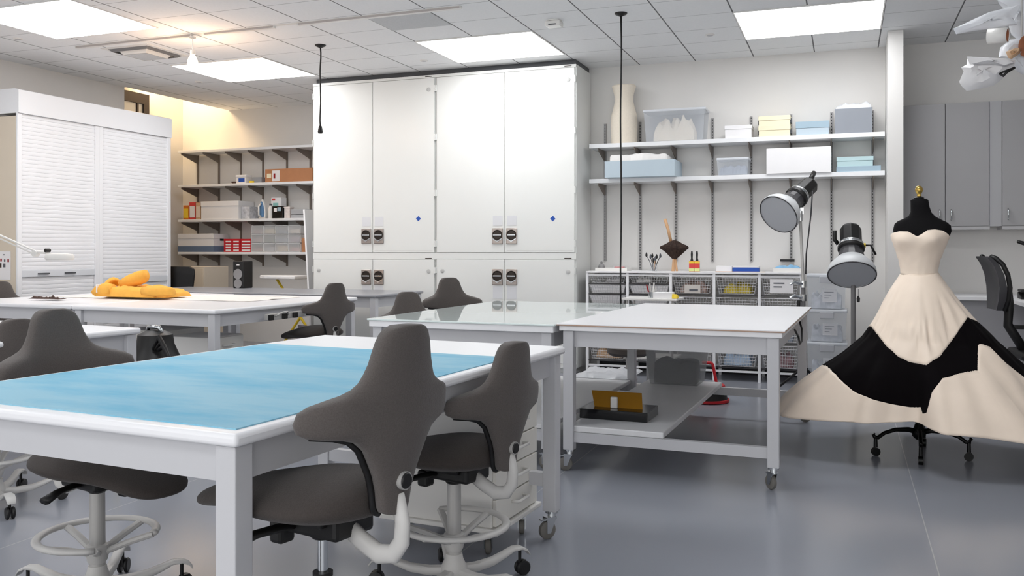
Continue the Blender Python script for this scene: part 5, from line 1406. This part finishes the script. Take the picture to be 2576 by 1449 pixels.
MB().cyl(a+ax_*.004, b-ax_*.004, rt*.93, rt*.93, 28, cap=False).build('tube_lining', BROWNI, tb, smooth='auto')
m = MB(); a, b = bp_(2578, 116, -.06), bp_(2620, 112, -.03)
m.cyl(a, b, .045, .045, 28, cap=False); m.build('paper_tube', BROWNI, t, smooth='auto', solid=.004)
sheet('brown_wrap', [(2530,130),(2550,122),(2568,120),(2566,134),(2545,148),(2536,146)], TAN, .03, -.02, seedv=6)
MB().tube([bp_(2515,185,-.09), bp_(2524,191,-.1), bp_(2532,182,-.1), bp_(2552,170,-.08)], .006, 8, up=(0,1,0)).tube([bp_(2515,185,-.09), bp_(2530,178,-.1), bp_(2552,170,-.08)], .004, 8, up=(0,1,0)).build('black_strap', BLACKP, t, smooth=True)
MB().tube([bp_(2570,90), Vector((bp_(2570,90).x, 0, CEIL-hb.z))], .004, 8, up=(0,1,0)).build('hanging_wire', SILV, t)
# ------------------------------------------------------------------ left tables: jacket, lace, fur, lamp, vacuum
ZT = .877
def tp(u, v): return at_z(u, v, ZT)
# white lace cloth
a = tp(45, 752)
lump('lace_cloth', 'white lace cloth spread under the yellow jacket', 'cloth', -7.1, -4.75, 6.35, 7.2, ZT, ZT+.022, mat('lace', (238,232,226), .9, var=.03, scale=40, bump=.4), 70, .6, n=22)
q = at_z(118, 750, ZT+.02)
lump('fur_strip', 'dark brown fur strip lying on the lace cloth', 'trim', q.x-.19, q.x+.19, q.y-.05, q.y+.06, ZT+.012, ZT+.055, mat('fur', (84, 66, 60), .95, var=.35, scale=60, bump=.9), 71, .8, n=12)
# jacket
J0 = at_z(195, 750, ZT+.02); J1 = at_z(440, 745, ZT+.02)
t = thing('yellow_jacket', 'yellow jacket lying folded on the white table', 'jacket', ((J0.x+J1.x)/2, (J0.y+J1.y)/2+.18, ZT+.022))
jx = t.location
Lj = (J1-J0).length
import itertools
lump('body', None, None, -Lj*.5, Lj*.42, -.2, .24, -.004, .125, YELLOW, 81, .28, n=18, parent=t)
o = lump('skirt', None, None, Lj*.05, Lj*.54, -.18, .18, -.003, .085, YELLOW, 83, .3, n=14, parent=t)
def sleeve(name, pts, r, fl=.62):
    m = MB(); m.tube([Vector(p) for p in pts], r, 16)
    for v in m.bm.verts: v.co.z = v.co.z
    return m.build(name, YELLOW, t, smooth=True, noise=.018, nscale=11)
sleeve('sleeve', [(-Lj*.28,-.02,.1),(-Lj*.18,0,.135),(-Lj*.05,.02,.165),(Lj*.03,.03,.185)], [.05,.055,.06,.055])
sleeve('sleeve', [(Lj*.2,-.15,.05),(Lj*.36,-.17,.048),(Lj*.52,-.15,.055),(Lj*.60,-.13,.055)], [.04,.045,.04,.035])
MB().loft([[(-Lj*.43+.02*k, -.16+.075*j, z) for j, z in enumerate(zz)] + [(-Lj*.43+.02*k+.012, -.16+.075*j, z-.004) for j, z in reversed(list(enumerate(zz)))] for k, zz in enumerate(([.05,.11,.17,.12,.05],[.09,.17,.19,.16,.08],[.1,.15,.16,.14,.09]))]).build('collar', YELLOW, t, smooth='auto', subd=1)
sleeve('shoulder', [(-Lj*.52,-.14,.03),(-Lj*.46,-.14,.05),(-Lj*.36,-.14,.06),(-Lj*.25,-.15,.06)], [.03,.05,.06,.05])
MB().box(-Lj*.43, -Lj*.418, -.2, -.12, .03, .11).build('lining', WHITECLOTH, t, bevel=.004)
# magnifier lamp
LY = 5.65
def lp(u, v, y=LY): return Vector(at_y(u, v, y))
base = Vector((-7.26, LY+.02, ZT))
t = thing('magnifier_lamp', 'white arm magnifier lamp reaching in from the left edge', 'lamp', base)
MB().lathe([(.04,-.06),(.04,.0),(.025,.01),(.02,.06)], n=20).build('clamp', LAMPW, t, smooth='auto')
e0 = lp(-70, 560)-base; e1 = lp(92, 633)-base; h0 = lp(120, 636)-base
MB().tube([(0,0,.05), e0], .01, 10, up=(0,1,0)).build('lower_arm', LAMPW, t, smooth='auto')
MB().tube([e0, e1], .009, 10, up=(0,1,0)).tube([e0+Vector((0,0,-.03)), e1+Vector((0,0,-.03))], .007, 10, up=(0,1,0)).build('upper_arm', LAMPW, t, smooth='auto')
MB().cyl(e1+Vector((-.01,.02,-.015)), e1+Vector((-.01,-.02,-.015)), .028, .028, 16).tube([e1, h0], .014, 8, up=(0,1,0)).build('joint', LAMPW, t, smooth='auto')
MB().cyl(h0+Vector((0,.02,.02)), h0+Vector((0,-.025,.02)), .016, .016, 12).build('knob', BLACKP, t, smooth='auto')
hc = lp(150, 645)-base
MB().lathe([(.05,-.03),(.1,-.032),(.112,-.02),(.112,.005),(.1,.02),(.06,.026),(.004,.028)], c=hc, n=36, sx=1.0, sy=1.0).build('head', LAMPW, t, smooth='auto')
# vacuum under the left tables
q = at_y(360, 900, 5.0)
t = thing('shop_vacuum', 'black wet vacuum with coiled hoses beside the small white table', 'vacuum', (q.x, 5.12, 0))
VAC = mat('vacuum_tank', (150, 154, 158), .3, metal=.4, var=.05, scale=8)
zq = at_y(378, 828, 5.0).z
MB().lathe([(.16,.08),(.18,.1),(.18,zq-.26),(.17,zq-.25)], n=32).build('tank', VAC, t, smooth='auto')
MB().lathe([(.19,zq-.27),(.19,zq-.23),(.165,zq-.2),(.13,zq-.12),(.12,zq-.05),(.06,zq-.02),(.004,zq-.015)], n=32).build('motor_head', BLACKP, t, smooth='auto')
MB().tube([(-.08,0,zq-.05),(-.04,-.02,zq+.01),(.05,-.02,zq+.005),(.08,0,zq-.06)], .016, 10).build('carry_handle', CHROME, t, smooth=True)
for k in range(3):
    pts = [(.1+.02*k, -.12, zq-.14), (.17+.02*k, -.15, zq-.05-.03*k), (.24+.015*k, -.14, zq-.18-.03*k), (.27+.01*k, -.1, zq-.42), (.24, -.06, .2), (.2+.02*k, -.05, .09)]
    MB().tube(pts, .019, 10, up=(0,1,0)).build('hose', BLACKP, t, smooth=True)
MB().tube([(-.12,-.1,zq-.12),(-.2,-.12,zq-.06),(-.22,-.1,zq-.3),(-.16,-.12,.3)], .012, 8, up=(0,1,0)).build('power_cable', BLACKP, t, smooth=True)
MB().box(-.17, -.1, -.2, -.18, zq-.5, zq-.3).build('yellow_label', YEL, t, bevel=.004)
for k in range(4):
    a = PI/4+k*PI/2
    MB().cyl((.16*math.cos(a)-.015,.16*math.sin(a),.036), (.16*math.cos(a)+.015,.16*math.sin(a),.036), .036, .036, 16).cyl((.15*math.cos(a),.15*math.sin(a),.05),(.15*math.cos(a),.15*math.sin(a),.09),.012).build('caster', BLACKP, t, smooth='auto')
# cloth roll under the left table
q = at_y(745, 830, 7.1)
for k, (dx, m, lab) in enumerate(((0, mat('stripe_roll', (206, 196, 204), .9, var=.3, scale=14), 'patterned fabric roll under the left table, lower one'), (.16, YEL, 'yellow fabric roll under the left table, beside the patterned one'))):
    t = thing('fabric_roll', lab, 'fabric roll', (q.x+dx-.05, 7.2, 0), .3)
    r = .075 if k == 0 else .05
    MB().cyl((0,0,0), (.05*(k+1),.1,q.z+.02-.05*k), r, r, 24).build('roll', m, t, smooth='auto')
